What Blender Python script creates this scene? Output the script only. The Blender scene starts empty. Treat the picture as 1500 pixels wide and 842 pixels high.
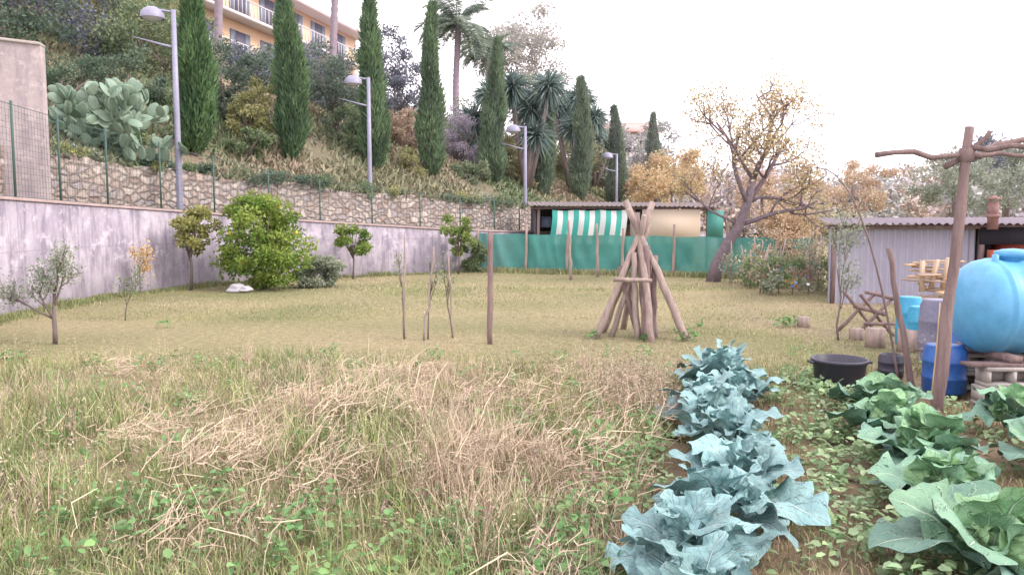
import bpy, math, numpy as np
from mathutils import Vector
scene=bpy.context.scene
def nrm(a):
    a=np.asarray(a,float); return a/np.maximum(np.linalg.norm(a,axis=-1,keepdims=True),1e-9)
def nz(p,scale,seed=0):
    p=np.asarray(p,float); r=np.random.default_rng(1000+seed); out=0
    for k in range(7):
        d=r.normal(size=p.shape[-1]); d/=np.linalg.norm(d)
        out=out+np.sin(p@d*scale*(.5+1.2*r.random())+r.random()*6.28)
    return np.clip(out/3.2,-1,1)
def sm(x,a,b):
    t=np.clip((np.asarray(x,float)-a)/(b-a),0,1); return t*t*(3-2*t)
def lerp(a,b,t):
    a=np.asarray(a,float);b=np.asarray(b,float); return a+(b-a)*np.asarray(t)[...,None]
# ---------------------------------------------------------------- materials
def newmat(name):
    m=bpy.data.materials.new(name); m.use_nodes=True; nt=m.node_tree; nt.nodes.clear()
    out=nt.nodes.new('ShaderNodeOutputMaterial'); p=nt.nodes.new('ShaderNodeBsdfPrincipled')
    nt.links.new(p.outputs[0],out.inputs[0]); return m,nt,p,out
def N(nt,t,**k):
    n=nt.nodes.new(t)
    for a,b in k.items(): setattr(n,a,b)
    return n
def mathn(nt,op,a,b=None,c=None):
    n=N(nt,'ShaderNodeMath',operation=op)
    for i,v in enumerate((a,b,c)):
        if v is None: continue
        if hasattr(v,'links'): nt.links.new(v,n.inputs[i])
        else: n.inputs[i].default_value=v
    return n.outputs[0]
def mixc(nt,f,a,b,bt='MIX'):
    n=N(nt,'ShaderNodeMix',data_type='RGBA',blend_type=bt)
    for i,v in ((0,f),(6,a),(7,b)):
        if hasattr(v,'links'): nt.links.new(v,n.inputs[i])
        else: n.inputs[i].default_value= v if i==0 else (*v,1)
    return n.outputs[2]
def noise(nt,vec,scale,detail=5,rough=.6,out='Fac'):
    n=N(nt,'ShaderNodeTexNoise'); n.inputs['Scale'].default_value=scale
    n.inputs['Detail'].default_value=detail; n.inputs['Roughness'].default_value=rough
    if vec is not None: nt.links.new(vec,n.inputs['Vector'])
    return n.outputs[out]
def ramp(nt,v,a,b):
    n=N(nt,'ShaderNodeMapRange'); nt.links.new(v,n.inputs[0]); n.inputs[1].default_value=a; n.inputs[2].default_value=b; return n.outputs[0]
def bump(nt,p,h,dist=.02,st=.6):
    b=N(nt,'ShaderNodeBump'); b.inputs['Strength'].default_value=st; b.inputs['Distance'].default_value=dist
    nt.links.new(h,b.inputs['Height']); nt.links.new(b.outputs[0],p.inputs['Normal'])
def simple(name,c1,c2=None,scale=6,rough=.7,metal=0,bd=.005,stretch=None):
    m,nt,p,o=newmat(name); c2=c2 or tuple(x*.7 for x in c1)
    tc=N(nt,'ShaderNodeTexCoord').outputs['Object']
    if stretch:
        mp=N(nt,'ShaderNodeMapping'); mp.inputs['Scale'].default_value=stretch; nt.links.new(tc,mp.inputs[0]); tc=mp.outputs[0]
    f=noise(nt,tc,scale); f2=noise(nt,tc,scale*6)
    c=mixc(nt,ramp(nt,f,.38,.62),c1,c2); c=mixc(nt,ramp(nt,f2,.2,.9),c,tuple(x*.7 for x in c1))
    nt.links.new(c,p.inputs['Base Color']); p.inputs['Roughness'].default_value=rough; p.inputs['Metallic'].default_value=metal
    bump(nt,p,f2,bd); return m
def attrmat(name,rough=.6,spec=.3):
    m,nt,p,o=newmat(name); a=N(nt,'ShaderNodeAttribute',attribute_name='Col')
    nt.links.new(a.outputs['Color'],p.inputs['Base Color']); p.inputs['Roughness'].default_value=rough
    p.inputs['Specular IOR Level'].default_value=spec; return m
def bladmat(name,trans):
    m,nt,p,o=newmat(name); nt.nodes.remove(p); d=N(nt,'ShaderNodeBsdfDiffuse'); a=N(nt,'ShaderNodeAttribute',attribute_name='Col'); nt.links.new(a.outputs['Color'],d.inputs[0]); s=d
    if trans:
        t=N(nt,'ShaderNodeBsdfTranslucent'); nt.links.new(a.outputs['Color'],t.inputs[0]); s=N(nt,'ShaderNodeMixShader'); s.inputs[0].default_value=trans
        nt.links.new(d.outputs[0],s.inputs[1]); nt.links.new(t.outputs[0],s.inputs[2])
    nt.links.new(s.outputs[0],o.inputs[0]); return m
M_GRASS=bladmat('grass_blades',0); M_LEAF=bladmat('leaf',.25); M_PAINT=attrmat('painted_surface',.55)
M_BARK=simple('bark',(.24,.19,.18),(.13,.10,.10),14,.9,0,.02,(1,1,.25))
M_WOOD=simple('weathered_wood',(.48,.38,.34),(.25,.19,.18),13,.9,0,.04,(1,1,.12))
M_DWOOD=simple('dark_wood',(.32,.23,.22),(.16,.11,.11),14,.9,0,.04,(1,1,.12))
M_PLANK=simple('pale_plank',(.55,.40,.24),(.4,.28,.18),5,.8)
M_STEEL=simple('lamp_steel',(.34,.34,.46),(.29,.29,.42),3,.5,.1,.001)
M_GLASS=simple('lamp_glass',(.6,.6,.62),(.5,.5,.55),3,.2)
M_GREENW=simple('green_wire',(.06,.13,.11),(.05,.10,.09),5,.6)
M_BLK=simple('black_plastic',(.045,.045,.075),(.06,.055,.08),6,.45,0,.002)
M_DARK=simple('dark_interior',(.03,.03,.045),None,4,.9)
M_BLUEB=simple('blue_barrel_plastic',(.03,.12,.42),(.05,.17,.5),4,.4,0,.001)
M_TEALB=simple('light_blue_barrel_plastic',(.05,.36,.6),(.07,.42,.65),4,.45,0,.001)
M_GREYB=simple('grey_barrel_plastic',(.2,.2,.3),(.28,.27,.37),4,.5,0,.001)
M_TANK=simple('tank_plastic',(.12,.42,.72),(.18,.49,.76),1.5,.45,0,.001)
M_BLOCK=simple('concrete_block',(.5,.46,.44),(.4,.37,.36),9,.95,0,.008)
M_RUST=simple('rusty_iron',(.25,.12,.1),(.35,.25,.25),9,.8,.2)
M_PEAR=simple('cactus_skin',(.22,.33,.25),(.31,.41,.30),4,.6)
# ---------------------------------------------------------------- mesh tools
class Acc:
    def __init__(s): s.V=[];s.F=[];s.C=[];s.U=[];s.n=0
    def add(s,V,F,col=(.5,.5,.5),uv=None):
        V=np.asarray(V,float).reshape(-1,3);F=np.asarray(F,int)
        s.V.append(V);s.F.append(F+s.n)
        c=np.asarray(col,float); c=np.broadcast_to(c,(len(V),3)); s.C.append(c)
        s.U.append(np.zeros((len(V),2)) if uv is None else uv); s.n+=len(V)
    def box(s,c,size,rz=0,col=(.5,.5,.5),rx=0):
        x,y,z=[t/2 for t in size]
        V=np.array([(-x,-y,-z),(x,-y,-z),(x,y,-z),(-x,y,-z),(-x,-y,z),(x,-y,z),(x,y,z),(-x,y,z)])
        if rx: ca,sa=math.cos(rx),math.sin(rx); V=V@np.array([(1,0,0),(0,ca,sa),(0,-sa,ca)])
        ca,sa=math.cos(rz),math.sin(rz); V=V@np.array([(ca,sa,0),(-sa,ca,0),(0,0,1)])
        s.add(V+np.array(c),[(0,3,2,1),(4,5,6,7),(0,1,5,4),(1,2,6,5),(2,3,7,6),(3,0,4,7)],col)
    def tube(s,pts,rad,n=7,col=(.5,.5,.5),cap=True):
        P=np.asarray(pts,float); rad=np.broadcast_to(np.asarray(rad,float),(len(P),)).copy()
        if cap:
            P=np.vstack([P[:1],P,P[-1:]]); rad=np.concatenate([[rad[0]*.02],rad,[rad[-1]*.02]])
            T=np.gradient(P[1:-1],axis=0); T=np.vstack([T[:1],T,T[-1:]])
        else: T=np.gradient(P,axis=0)
        T=nrm(T); ref=np.array([.31,.95,.05]) if abs(T[len(T)//2][1])<.8 else np.array([.95,.1,.3])
        A=nrm(np.cross(T,ref)); B=np.cross(T,A)
        th=np.arange(n)/n*2*np.pi
        V=P[:,None]+rad[:,None,None]*(np.cos(th)[None,:,None]*A[:,None]+np.sin(th)[None,:,None]*B[:,None])
        s.grid(V,True,col)
    def grid(s,V,wrap=False,col=(.5,.5,.5),uv=None):
        a,b=V.shape[:2]; I=np.arange(a*b).reshape(a,b)
        if wrap: J=np.roll(I,-1,1); F=np.stack([I[:-1],J[:-1],J[1:],I[1:]],-1).reshape(-1,4)
        else: F=np.stack([I[:-1,:-1],I[:-1,1:],I[1:,1:],I[1:,:-1]],-1).reshape(-1,4)
        c=np.asarray(col,float)
        if c.ndim==3: c=c.reshape(-1,3)
        s.add(V.reshape(-1,3),F,c,None if uv is None else uv.reshape(-1,2))
    def lathe(s,prof,c,n=28,axis='z',col=(.5,.5,.5),sx=1,sy=1):
        pr=np.asarray(prof,float); th=np.arange(n)/n*2*np.pi
        x=pr[:,0:1]*np.cos(th)*sx; y=pr[:,0:1]*np.sin(th)*sy; z=np.repeat(pr[:,1:2],n,1)
        V=np.stack([x,y,z],-1)
        if axis=='x': V=np.stack([z,x,y],-1)
        s.grid(V+np.array(c),True,col)
    def leaves(s,P,A,L,W,rng,col):
        n=len(P); L=np.broadcast_to(L,(n,))[:,None]; W=np.broadcast_to(W,(n,))[:,None]
        B=nrm(np.cross(A,rng.normal(size=(n,3))))
        V=np.stack([P,P+A*L*.45+B*W*.5,P+A*L,P+A*L*.45-B*W*.5],1)
        F=np.arange(4*n).reshape(n,4); s.add(V,F,np.repeat(col,4,0) if np.ndim(col)==2 else col)
def obj(name,acc,mat,parent=None,origin=None,smooth=False):
    V=np.vstack(acc.V);F=np.vstack(acc.F);C=np.vstack(acc.C);U=np.vstack(acc.U)
    if parent is not None: org=np.array(parent.location)
    elif origin is not None: org=np.array(origin,float)
    else: org=np.array([V[:,0].mean(),V[:,1].mean(),V[:,2].min()])
    V=V-org; me=bpy.data.meshes.new(name); me.vertices.add(len(V)); me.vertices.foreach_set('co',V.astype(np.float32).ravel())
    k=F.shape[1]; me.loops.add(F.size); me.loops.foreach_set('vertex_index',F.astype(np.int32).ravel())
    me.polygons.add(len(F)); me.polygons.foreach_set('loop_start',np.arange(0,F.size,k,dtype=np.int32))
    me.update(calc_edges=True)
    if smooth: me.polygons.foreach_set('use_smooth',np.ones(len(F),bool))
    a=me.attributes.new('Col','FLOAT_COLOR','POINT'); a.data.foreach_set('color',np.hstack([C,np.ones((len(C),1))]).astype(np.float32).ravel())
    if U.any():
        u=me.uv_layers.new(name='UVMap'); u.data.foreach_set('uv',U[F.ravel()].astype(np.float32).ravel())
    me.materials.append(mat); o=bpy.data.objects.new(name,me); scene.collection.objects.link(o)
    if parent is not None: o.parent=parent
    else: o.location=org
    return o
def empty(name,loc):
    e=bpy.data.objects.new(name,None); e.location=loc; e.empty_display_size=.2; scene.collection.objects.link(e); return e
def jit(c,n,rng,v=.25):
    return np.clip(np.asarray(c)*(1+rng.uniform(-v,v,(n,1)))*(1+rng.uniform(-.06,.06,(n,3))),0,1)
# ---------------------------------------------------------------- terrain functions
GY=[0,14,17.5,20.6,23.5,26,28,34,48,85]; GX=[-8.5,-9.1,-9.35,-8.4,-6.1,-2.5,-.6,3.2,10.5,32]; GZ=[2.1,2.1,2.05,1.93,1.7,1.45,1.35,1.2,1.0,.8]
SY=[0,18.5,20.5,23,26.5,30,34,48,85]; SX=[-11.6,-10.7,-9.8,-8.4,-4.7,-1.3,1.5,8.8,30]; SZ=[3.4,3.3,3.16,3.0,2.67,2.4,2.25,2.1,2.0]
gx=lambda y:np.interp(y,GY,GX); sx_=lambda y:np.interp(y,SY,SX); sz_=lambda y:np.interp(y,SY,SZ); gz_=lambda y:np.interp(y,GY,GZ)
def hillz(x,y):
    s=np.maximum(sx_(y)-x,0); k=np.interp(y,[0,45,90],[1,.95,.6])
    g=.42*np.minimum(s,34)+.1*np.maximum(s-34,0)
    return sz_(y)-.12+g*k+.12*nz(np.stack([x,y],-1),1.1,3)*sm(s,.3,2)
def gz(x,y):
    p=np.stack([x,y],-1); near=1-sm(y,8.5,10.5)
    z=.05*nz(p,2.2,1)*near+.012*nz(p,1.2,2)
    z=z+.12*np.exp(-((x+.9)/1.6)**2-((y-6.3)/1.0)**2)+.08*np.exp(-((x+.3)/.9)**2-((y-5)/.5)**2)
    return z
bedf=lambda x,y: sm(x-(.29*y-.6),0,.25)*(1-sm(y,8.1,8.9))
def dryf(x,y):
    p=np.stack([x,y],-1)
    a=sm(x-(-.42*y-.3),-.6,1.0)*(1-sm(y,8.2,10))*(1-bedf(x,y))
    return np.clip(a*(.52+.75*nz(p,2.3,5)),0,1)
def groundcol(x,y):
    p=np.stack([x,y],-1); n1=nz(p,1.3,6)*.5+.5; n2=nz(p,5,7)*.5+.5; n3=nz(p,.55,8)*.5+.5
    c=lerp((.25,.25,.13),(.42,.36,.23),n1*.6+n3*.4)
    c=lerp(c,np.broadcast_to((.24,.19,.125),c.shape),(dryf(x,y)*.8+.2)*(1-sm(y,8.4,10)))
    soil=lerp((.40,.29,.22),(.30,.21,.16),n2)
    b=bedf(x,y); c=c+(soil-c)*(b*(.6+.4*n2))[...,None]
    e=((x>4.2)&(y>8)&(y<16)); c=c+(np.array((.34,.28,.21))-c)*(e*.7*n2)[...,None]
    return c
xs=np.unique(np.concatenate([np.linspace(-600,-14,22),np.arange(-14,14,.12),np.linspace(14,600,24)]))
ys=np.unique(np.concatenate([np.linspace(-60,2,12),np.arange(2,30,.12),np.linspace(30,900,34)]))
X,Y=np.meshgrid(xs,ys); Z=gz(X,Y)
m,nt,p,o=newmat('ground_grass_soil'); a=N(nt,'ShaderNodeAttribute',attribute_name='Col'); tc=N(nt,'ShaderNodeTexCoord').outputs['Object']
f=noise(nt,tc,9,8,.7); f2=noise(nt,tc,60,4,.7)
c=mixc(nt,1.0,a.outputs['Color'],mixc(nt,ramp(nt,f,.3,.7),(.55,.55,.5),(1.15,1.12,1.05)),'MULTIPLY')
c=mixc(nt,1.0,c,mixc(nt,ramp(nt,f2,.3,.7),(.7,.7,.65),(1.2,1.2,1.2)),'MULTIPLY')
nt.links.new(c,p.inputs['Base Color']); p.inputs['Roughness'].default_value=.95; bump(nt,p,mathn(nt,'ADD',f,f2),.04,.8)
A=Acc(); A.grid(np.stack([X,Y,Z],-1),False,groundcol(X,Y)); obj('ground',A,m,origin=(0,0,0),smooth=True)
ys=np.concatenate([np.arange(0,60,.5),np.linspace(60,95,30)]); ss=np.concatenate([np.arange(.1,20,.5),np.linspace(20,130,50)])
S,Y=np.meshgrid(ss,ys); X=sx_(Y)-S; Z=hillz(X,Y); p_=np.stack([X,Y],-1)
hc=lerp((.18,.22,.14),(.34,.27,.22),np.clip(nz(p_,.9,9)*.5+.5,0,1))
A=Acc(); A.grid(np.stack([X,Y,Z],-1),False,hc); obj('hillside',A,m,origin=(0,0,0),smooth=True)
ys=np.arange(0,86,.5); z=gz_(ys)-.12
A=Acc(); A.grid(np.stack([np.stack([gx(ys)-.1,ys,z],-1),np.stack([sx_(ys)+.05,ys,z],-1)],1)); obj('footpath',A,simple('path_concrete',(.35,.33,.32),None,4,.9),origin=(0,0,0))
# ---------------------------------------------------------------- walls
def wall(name,yf,xf,zf,z0,th,mat,parent=None,proud=0):
    ys=np.arange(yf[0],yf[1],.25); x=xf(ys); T=nrm(np.gradient(np.stack([x,ys],-1),axis=0)); Nn=np.stack([T[:,1],-T[:,0]],-1)
    L=np.concatenate([[0],np.cumsum(np.hypot(np.diff(x),np.diff(ys)))])
    F=np.stack([x,ys],-1)+Nn*proud; B=np.stack([x,ys],-1)-Nn*th; zt=zf(ys); zb=z0(ys)
    def v(P,z): return np.concatenate([P,z[:,None]],1)
    prof=np.stack([v(F,zb),v(F,zt),v(B,zt),v(B,zb)],1)
    uv=np.stack([np.stack([L,zb],-1),np.stack([L,zt],-1),np.stack([L,zt+th],-1),np.stack([L,zt+th+1],-1)],1)
    A=Acc(); A.grid(prof,False,(.5,.5,.5),uv)
    for e in (0,-1): A.add(prof[e],[(0,1,2,3)],(.5,.5,.5),uv[e])
    return obj(name,A,mat,parent,origin=(0,0,0) if parent is None else None)
def concrete(name,c1,c2,c3,lo=True):
    m,nt,p,o=newmat(name); uv=N(nt,'ShaderNodeTexCoord').outputs['UV']
    mp=N(nt,'ShaderNodeMapping'); mp.inputs['Scale'].default_value=(2.6,.45,1); nt.links.new(uv,mp.inputs[0])
    st=noise(nt,mp.outputs[0],1.5,6,.7); bl=noise(nt,uv,.8,7,.7); fi=noise(nt,uv,11,6,.75); b2=noise(nt,uv,2.7,6,.7)
    c=mixc(nt,ramp(nt,bl,.40,.60),c1,c2); c=mixc(nt,mathn(nt,'MULTIPLY',ramp(nt,st,.46,.60),.9),c,c3)
    c=mixc(nt,mathn(nt,'MULTIPLY',ramp(nt,b2,.53,.62),.65),c,tuple(min(1,x*1.3) for x in c1))
    sep=N(nt,'ShaderNodeSeparateXYZ'); nt.links.new(uv,sep.inputs[0])
    if lo:
        g=mathn(nt,'MULTIPLY',ramp(nt,sep.outputs[1],1.0,-.1),ramp(nt,b2,.3,.6)); c=mixc(nt,mathn(nt,'MULTIPLY',g,.75),c,(c3[0]*.9,c3[1]*.98,c3[2]*.75))
        ln=ramp(nt,mathn(nt,'ABSOLUTE',mathn(nt,'SUBTRACT',sep.outputs[1],1.15)),.02,.005); c=mixc(nt,mathn(nt,'MULTIPLY',ln,.4),c,c3)
        fr=mathn(nt,'ABSOLUTE',mathn(nt,'SUBTRACT',mathn(nt,'FRACT',mathn(nt,'MULTIPLY',sep.outputs[0],.24)),.5)); c=mixc(nt,mathn(nt,'MULTIPLY',ramp(nt,fr,.006,.002),.6),c,c3)
    c=mixc(nt,ramp(nt,fi,.35,.95),c,tuple(x*.6 for x in c1)); nt.links.new(c,p.inputs['Base Color']); p.inputs['Roughness'].default_value=.92
    bump(nt,p,mathn(nt,'ADD',fi,st),.015); return m
M_CONC=concrete('stained_concrete',(.46,.42,.48),(.33,.29,.36),(.17,.145,.20))
gw=empty('concrete_retaining_wall',(-9,14,0))
wall('wall_face',(0,60),gx,gz_,lambda y:0*y-.3,.28,M_CONC,gw)
wall('coping',(0,60),gx,lambda y:gz_(y)+.06,lambda y:gz_(y)+.004,.31,simple('coping_stone',(.45,.34,.33),None,5,.9),gw,.03)
m,nt,p,o=newmat('rubble_stone'); uv=N(nt,'ShaderNodeTexCoord').outputs['UV']
nn=noise(nt,uv,4,3,.6,'Color'); vm=N(nt,'ShaderNodeVectorMath',operation='MULTIPLY_ADD'); nt.links.new(nn,vm.inputs[0]); vm.inputs[1].default_value=(.14,.14,0); nt.links.new(uv,vm.inputs[2])
mp=N(nt,'ShaderNodeMapping'); mp.inputs['Scale'].default_value=(3.9,5.8,1); nt.links.new(vm.outputs[0],mp.inputs[0])
vo=N(nt,'ShaderNodeTexVoronoi',voronoi_dimensions='2D',feature='DISTANCE_TO_EDGE'); vo.inputs['Scale'].default_value=1; nt.links.new(mp.outputs[0],vo.inputs['Vector'])
vc=N(nt,'ShaderNodeTexVoronoi',voronoi_dimensions='2D'); vc.inputs['Scale'].default_value=1; nt.links.new(mp.outputs[0],vc.inputs['Vector'])
sp=N(nt,'ShaderNodeSeparateColor'); nt.links.new(vc.outputs['Color'],sp.inputs[0])
c=mixc(nt,sp.outputs[0],(.52,.42,.36),(.37,.34,.36)); c=mixc(nt,ramp(nt,sp.outputs[1],.5,.9),c,(.64,.56,.50)); c=mixc(nt,ramp(nt,sp.outputs[2],.7,.95),c,(.30,.22,.19))
fi=noise(nt,uv,18,5,.7); c=mixc(nt,ramp(nt,fi,.3,.95),c,(.24,.2,.19)); big=noise(nt,uv,.7,4)
e=ramp(nt,vo.outputs[0],.0,.10); mort=mixc(nt,ramp(nt,big,.4,.6),(.16,.13,.12),(.30,.25,.23)); c=mixc(nt,e,mort,c); nt.links.new(c,p.inputs['Base Color']); p.inputs['Roughness'].default_value=.95
bump(nt,p,mathn(nt,'ADD',ramp(nt,vo.outputs[0],0,.25),mathn(nt,'MULTIPLY',fi,.4)),.06,1)
wall('stone_wall',(12,60),sx_,lambda y:sz_(y)+.05*np.sin(y*2.1)+.03*np.sin(y*7.3)+.02*np.sin(y*17),lambda y:gz_(y)-.2,.3,m)
sw=empty('plastered_boundary_wall',(-12,16.6,1.8))
A=Acc(); Pq=[(-10.0,17),(-14.6,15.9)]
d=nrm(np.array(Pq[1])-np.array(Pq[0])); nn_=np.array([-d[1],d[0]])*.3
if nn_[1]<0: nn_=-nn_
q=[(-10.0,17,1.85),(-14.6,15.9,1.85),(-14.6,15.9,5.8),(-10.0,17,5.42)]
f4=np.array(q); b4=f4.copy(); b4[:,:2]+=nn_
uv=np.array([(0,3),(4.7,3),(4.7,7.1),(0,6.6)])
for V,F,U in ((f4,[(0,1,2,3)],uv),(b4,[(3,2,1,0)],uv),(np.array([f4[0],f4[3],b4[3],b4[0]]),[(0,1,2,3)],np.array([(0,3),(0,6.6),(.3,6.6),(.3,3)])),(np.array([f4[3],f4[2],b4[2],b4[3]]),[(0,1,2,3)],np.array([(0,0),(4.6,0),(4.6,.3),(0,.3)]))):
    A.add(V,F,(.5,.5,.5),U)
obj('wall_slab',A,concrete('plaster',(.50,.43,.43),(.43,.37,.39),(.32,.28,.31),False),sw)
A=Acc(); V=np.array([f4[3],f4[2],b4[2],b4[3]]); V[:,2]+=.004
top=V.copy(); top[:,2]+=.06; top[:2,:2]-=nn_*.15; top[2:,:2]+=nn_*.15; V[:2,:2]-=nn_*.15; V[2:,:2]+=nn_*.15
A.add(np.vstack([V,top]),[(0,3,2,1),(4,5,6,7),(0,1,5,4),(1,2,6,5),(2,3,7,6),(3,0,4,7)]); obj('cap',A,M_BLOCK,sw)
wf=empty('wire_mesh_fence',(-9,16,2)); A=Acc(); B=Acc()
FT=lambda y:np.interp(y,[0,14,17.5,20.6,23.5,26,28,34,60],[3.9,3.9,3.85,3.55,3.0,2.6,2.45,2.3,2])
ysd=np.arange(8,40,.02); xd=gx(ysd)-.14; Ld=np.concatenate([[0],np.cumsum(np.hypot(np.diff(xd),np.diff(ysd)))])
def at(l): y=np.interp(l,Ld,ysd); return np.interp(l,Ld,xd),y
for l in np.arange(0,Ld[-1],1.7):
    x,y=at(l); A.tube([(x,y,gz_(y)+.05),(x,y,(gz_(y)+FT(y))/2),(x,y,FT(y)+.05)],.024,6)
obj('posts',A,M_GREENW,wf)
ls=np.arange(0,Ld[-1],.11); x,y=at(ls); w=.0028
for k in range(2):
    off=np.array([w,0,0]) if k==0 else np.array([0,w,0])
    b=np.stack([x,y,gz_(y)+.08],-1); t=np.stack([x,y,FT(y)],-1)
    V=np.stack([b-off,b+off,t+off,t-off],1); B.add(V,np.arange(4*len(x)).reshape(-1,4))
for h in np.arange(0,1.001,.066):
    zz=(gz_(y)+.08)*(1-h)+FT(y)*h; w2=.0026 if 0<h<.98 else .006
    V=np.stack([np.stack([x,y,zz-w2],-1),np.stack([x,y,zz+w2],-1)],1); B.grid(V)
obj('mesh_wires',B,M_GREENW,wf)
# ---------------------------------------------------------------- grass
def blades(acc,x,y,h,w,col,rng,lean=.5,seg=2,zf=gz):
    n=len(x); z=zf(x,y)-.01; th=rng.uniform(0,6.283,n); D=np.stack([np.cos(th),np.sin(th),0*th],-1)
    ph=rng.uniform(0,6.283,n); S=np.stack([np.cos(ph),np.sin(ph),0*ph],-1)
    P=np.stack([x,y,z],-1); ln=rng.uniform(.1,1,n)*lean; U=np.array([0,0,1.])
    h=h[:,None]; w=w[:,None]; ln=ln[:,None]
    p1=P+U*h*.55+D*h*ln*.3; p2=P+U*h*(1-.35*ln)+D*h*ln
    if seg==2:
        V=np.stack([P-S*w/2,P+S*w/2,p1+S*w*.4,p1-S*w*.4,p2+S*w*.06,p2-S*w*.06],1)
        b=np.arange(n)[:,None]*6; F=np.concatenate([b+np.array([[0,1,2,3]]),b+np.array([[3,2,4,5]])]); acc.add(V,F,np.repeat(col,6,0))
    else:
        V=np.stack([P-S*w/2,P+S*w/2,p2+S*w*.1,p2-S*w*.1],1); acc.add(V,np.arange(4*n).reshape(-1,4),np.repeat(col,4,0))
def arcs(acc,P,th,h,sp,w,col,rng,droop=.5):
    n=len(P); D=np.stack([np.cos(th),np.sin(th),0*th],-1); ph=th+1.57+rng.normal(0,.5,n); S=np.stack([np.cos(ph),np.sin(ph),0*ph],-1); U=np.array([0,0,1.])
    st=[]
    for t in (0,.4,.75,1.0):
        c_=P+D*(sp*t**1.5)[:,None]+U*(h*(t-droop*t**3))[:,None]; ww=(w*(1-t)**.6*.5+w*.05)[:,None]; st+= [c_-S*ww,c_+S*ww]
    V=np.stack(st,1); b=np.arange(n)[:,None]*8
    F=np.concatenate([b+np.array([[2*k,2*k+1,2*k+3,2*k+2]]) for k in range(3)]); acc.add(V,F,np.repeat(col,8,0))
def inside(x,y): return (x>gx(y)+.1)&((y<27-.4*(x+1.2))|(y<22.5))
G1=np.array((.20,.25,.11));G2=np.array((.40,.41,.21));DR=np.array((.54,.46,.33));DP=np.array((.42,.32,.27))
def bladecol(x,y,rng,dry):
    n=len(x); c=lerp(G1,G2,np.clip(rng.random(n)*.6+.4*nz(np.stack([x,y],-1),2,12)+.1,0,1))
    isd=rng.random(n)<dry; d=lerp(DR,DP,rng.random(n)*(.3+.5*(x>.9))); c[isd]=d[isd]; return np.clip(c*(1+rng.uniform(-.28,.28,(n,1))),0,1)
rng=np.random.default_rng(5)
A=Acc()
n=140000; y=3.0+rng.random(n)**1.25*7.4; x=rng.uniform(-1,1,n)*(.72*y+1.6)-.1
k=(bedf(x,y)<rng.random(n)*.7)&inside(x,y); tall=nz(np.stack([x,y],-1),1.9,21)*.5+.5; k&=(rng.random(n)<.35+.8*tall); x,y,tall=x[k],y[k],tall[k]; n=len(x)
edge=1-sm(y,8.0,10.3); dr=dryf(x,y); left=1-sm(x+.42*y,-.5,.8)
h=(.035+(.05+.15*tall**1.5)*edge*(1-.25*left))*rng.uniform(.4,1.25,n); h*=(1-.2*dr); w=rng.uniform(.003,.007,n)*(1+y*.05)
blades(A,x,y,h,w,bladecol(x,y,rng,.2+.5*dr),rng,.9)
obj('wild_grass',A,M_GRASS,origin=(0,0,0))
A=Acc(); r=np.random.default_rng(42); nt_=1900; ty=3.1+r.random(nt_)**1.1*6.7; tx=r.uniform(-1,1,nt_)*(.66*ty+1.0); cl=nz(np.stack([tx,ty],-1),1.7,33)
k=(bedf(tx,ty)<.1)&(cl+r.normal(0,.4,nt_)>-.2)&(ty<9.3+.5*cl); tx,ty,cl=tx[k],ty[k],cl[k]; nt_=len(tx)
drt=dryf(tx,ty); kind=r.random(nt_)
for i in range(nt_):
    big=r.uniform(.4,1.35)*(1 if ty[i]<8.3 else .6)*(1+.25*cl[i]); nb=int(34*big+8); s=.05*big
    P=np.stack([r.normal(tx[i],s,nb),r.normal(ty[i],s,nb),np.zeros(nb)],-1); P[:,2]=gz(P[:,0],P[:,1])-.01
    if kind[i]<.12+.65*drt[i]: base=lerp(DR,DP,np.clip(r.random()*(.95 if tx[i]>.4 else .7)+r.normal(0,.2,nb),0,1)); g=1.1
    else: base=lerp((.13,.205,.08),(.38,.43,.19),np.full(nb,r.random())); g=1; q=r.random(nb)<.15; base[q]=DR*.9
    arcs(A,P,r.uniform(0,6.283,nb),r.uniform(.12,.38,nb)*big*g,r.uniform(.03,.2,nb)*big,r.uniform(.0025,.0065,nb),jit(base,nb,r,.3),r,r.uniform(.1,.6))
obj('grass_tussocks',A,M_GRASS,origin=(0,0,0))
A=Acc(); nS=1800; y=r.uniform(3.6,9.2,nS); x=r.uniform(-1,1,nS)*(.62*y+.6); x[:700]=r.normal(1.2,.28,700); y[:700]=r.normal(7.2,.6,700)
k=(bedf(x,y)<.15); x,y=x[k],y[k]; nS=len(x); P=np.stack([x,y,gz(x,y)],-1); th=r.uniform(0,6.28,nS); hh=r.uniform(.2,.48,nS); sp=r.uniform(.02,.16,nS)
col=jit(lerp(DR,DP*.85,r.random(nS)),nS,r,.15); arcs(A,P,th,hh,sp,np.full(nS,.0035),col,r,.08)
T=P+np.stack([np.cos(th)*sp,np.sin(th)*sp,hh*.92],-1)
for j in range(8): A.leaves(T+r.normal(0,.012,(nS,3))-np.array([0,0,.02*j]),nrm(r.normal(size=(nS,3))+np.array([0,0,.8])),.03,.008,r,col)
obj('seed_stalks',A,M_GRASS,origin=(0,0,0))
A=Acc()
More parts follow.
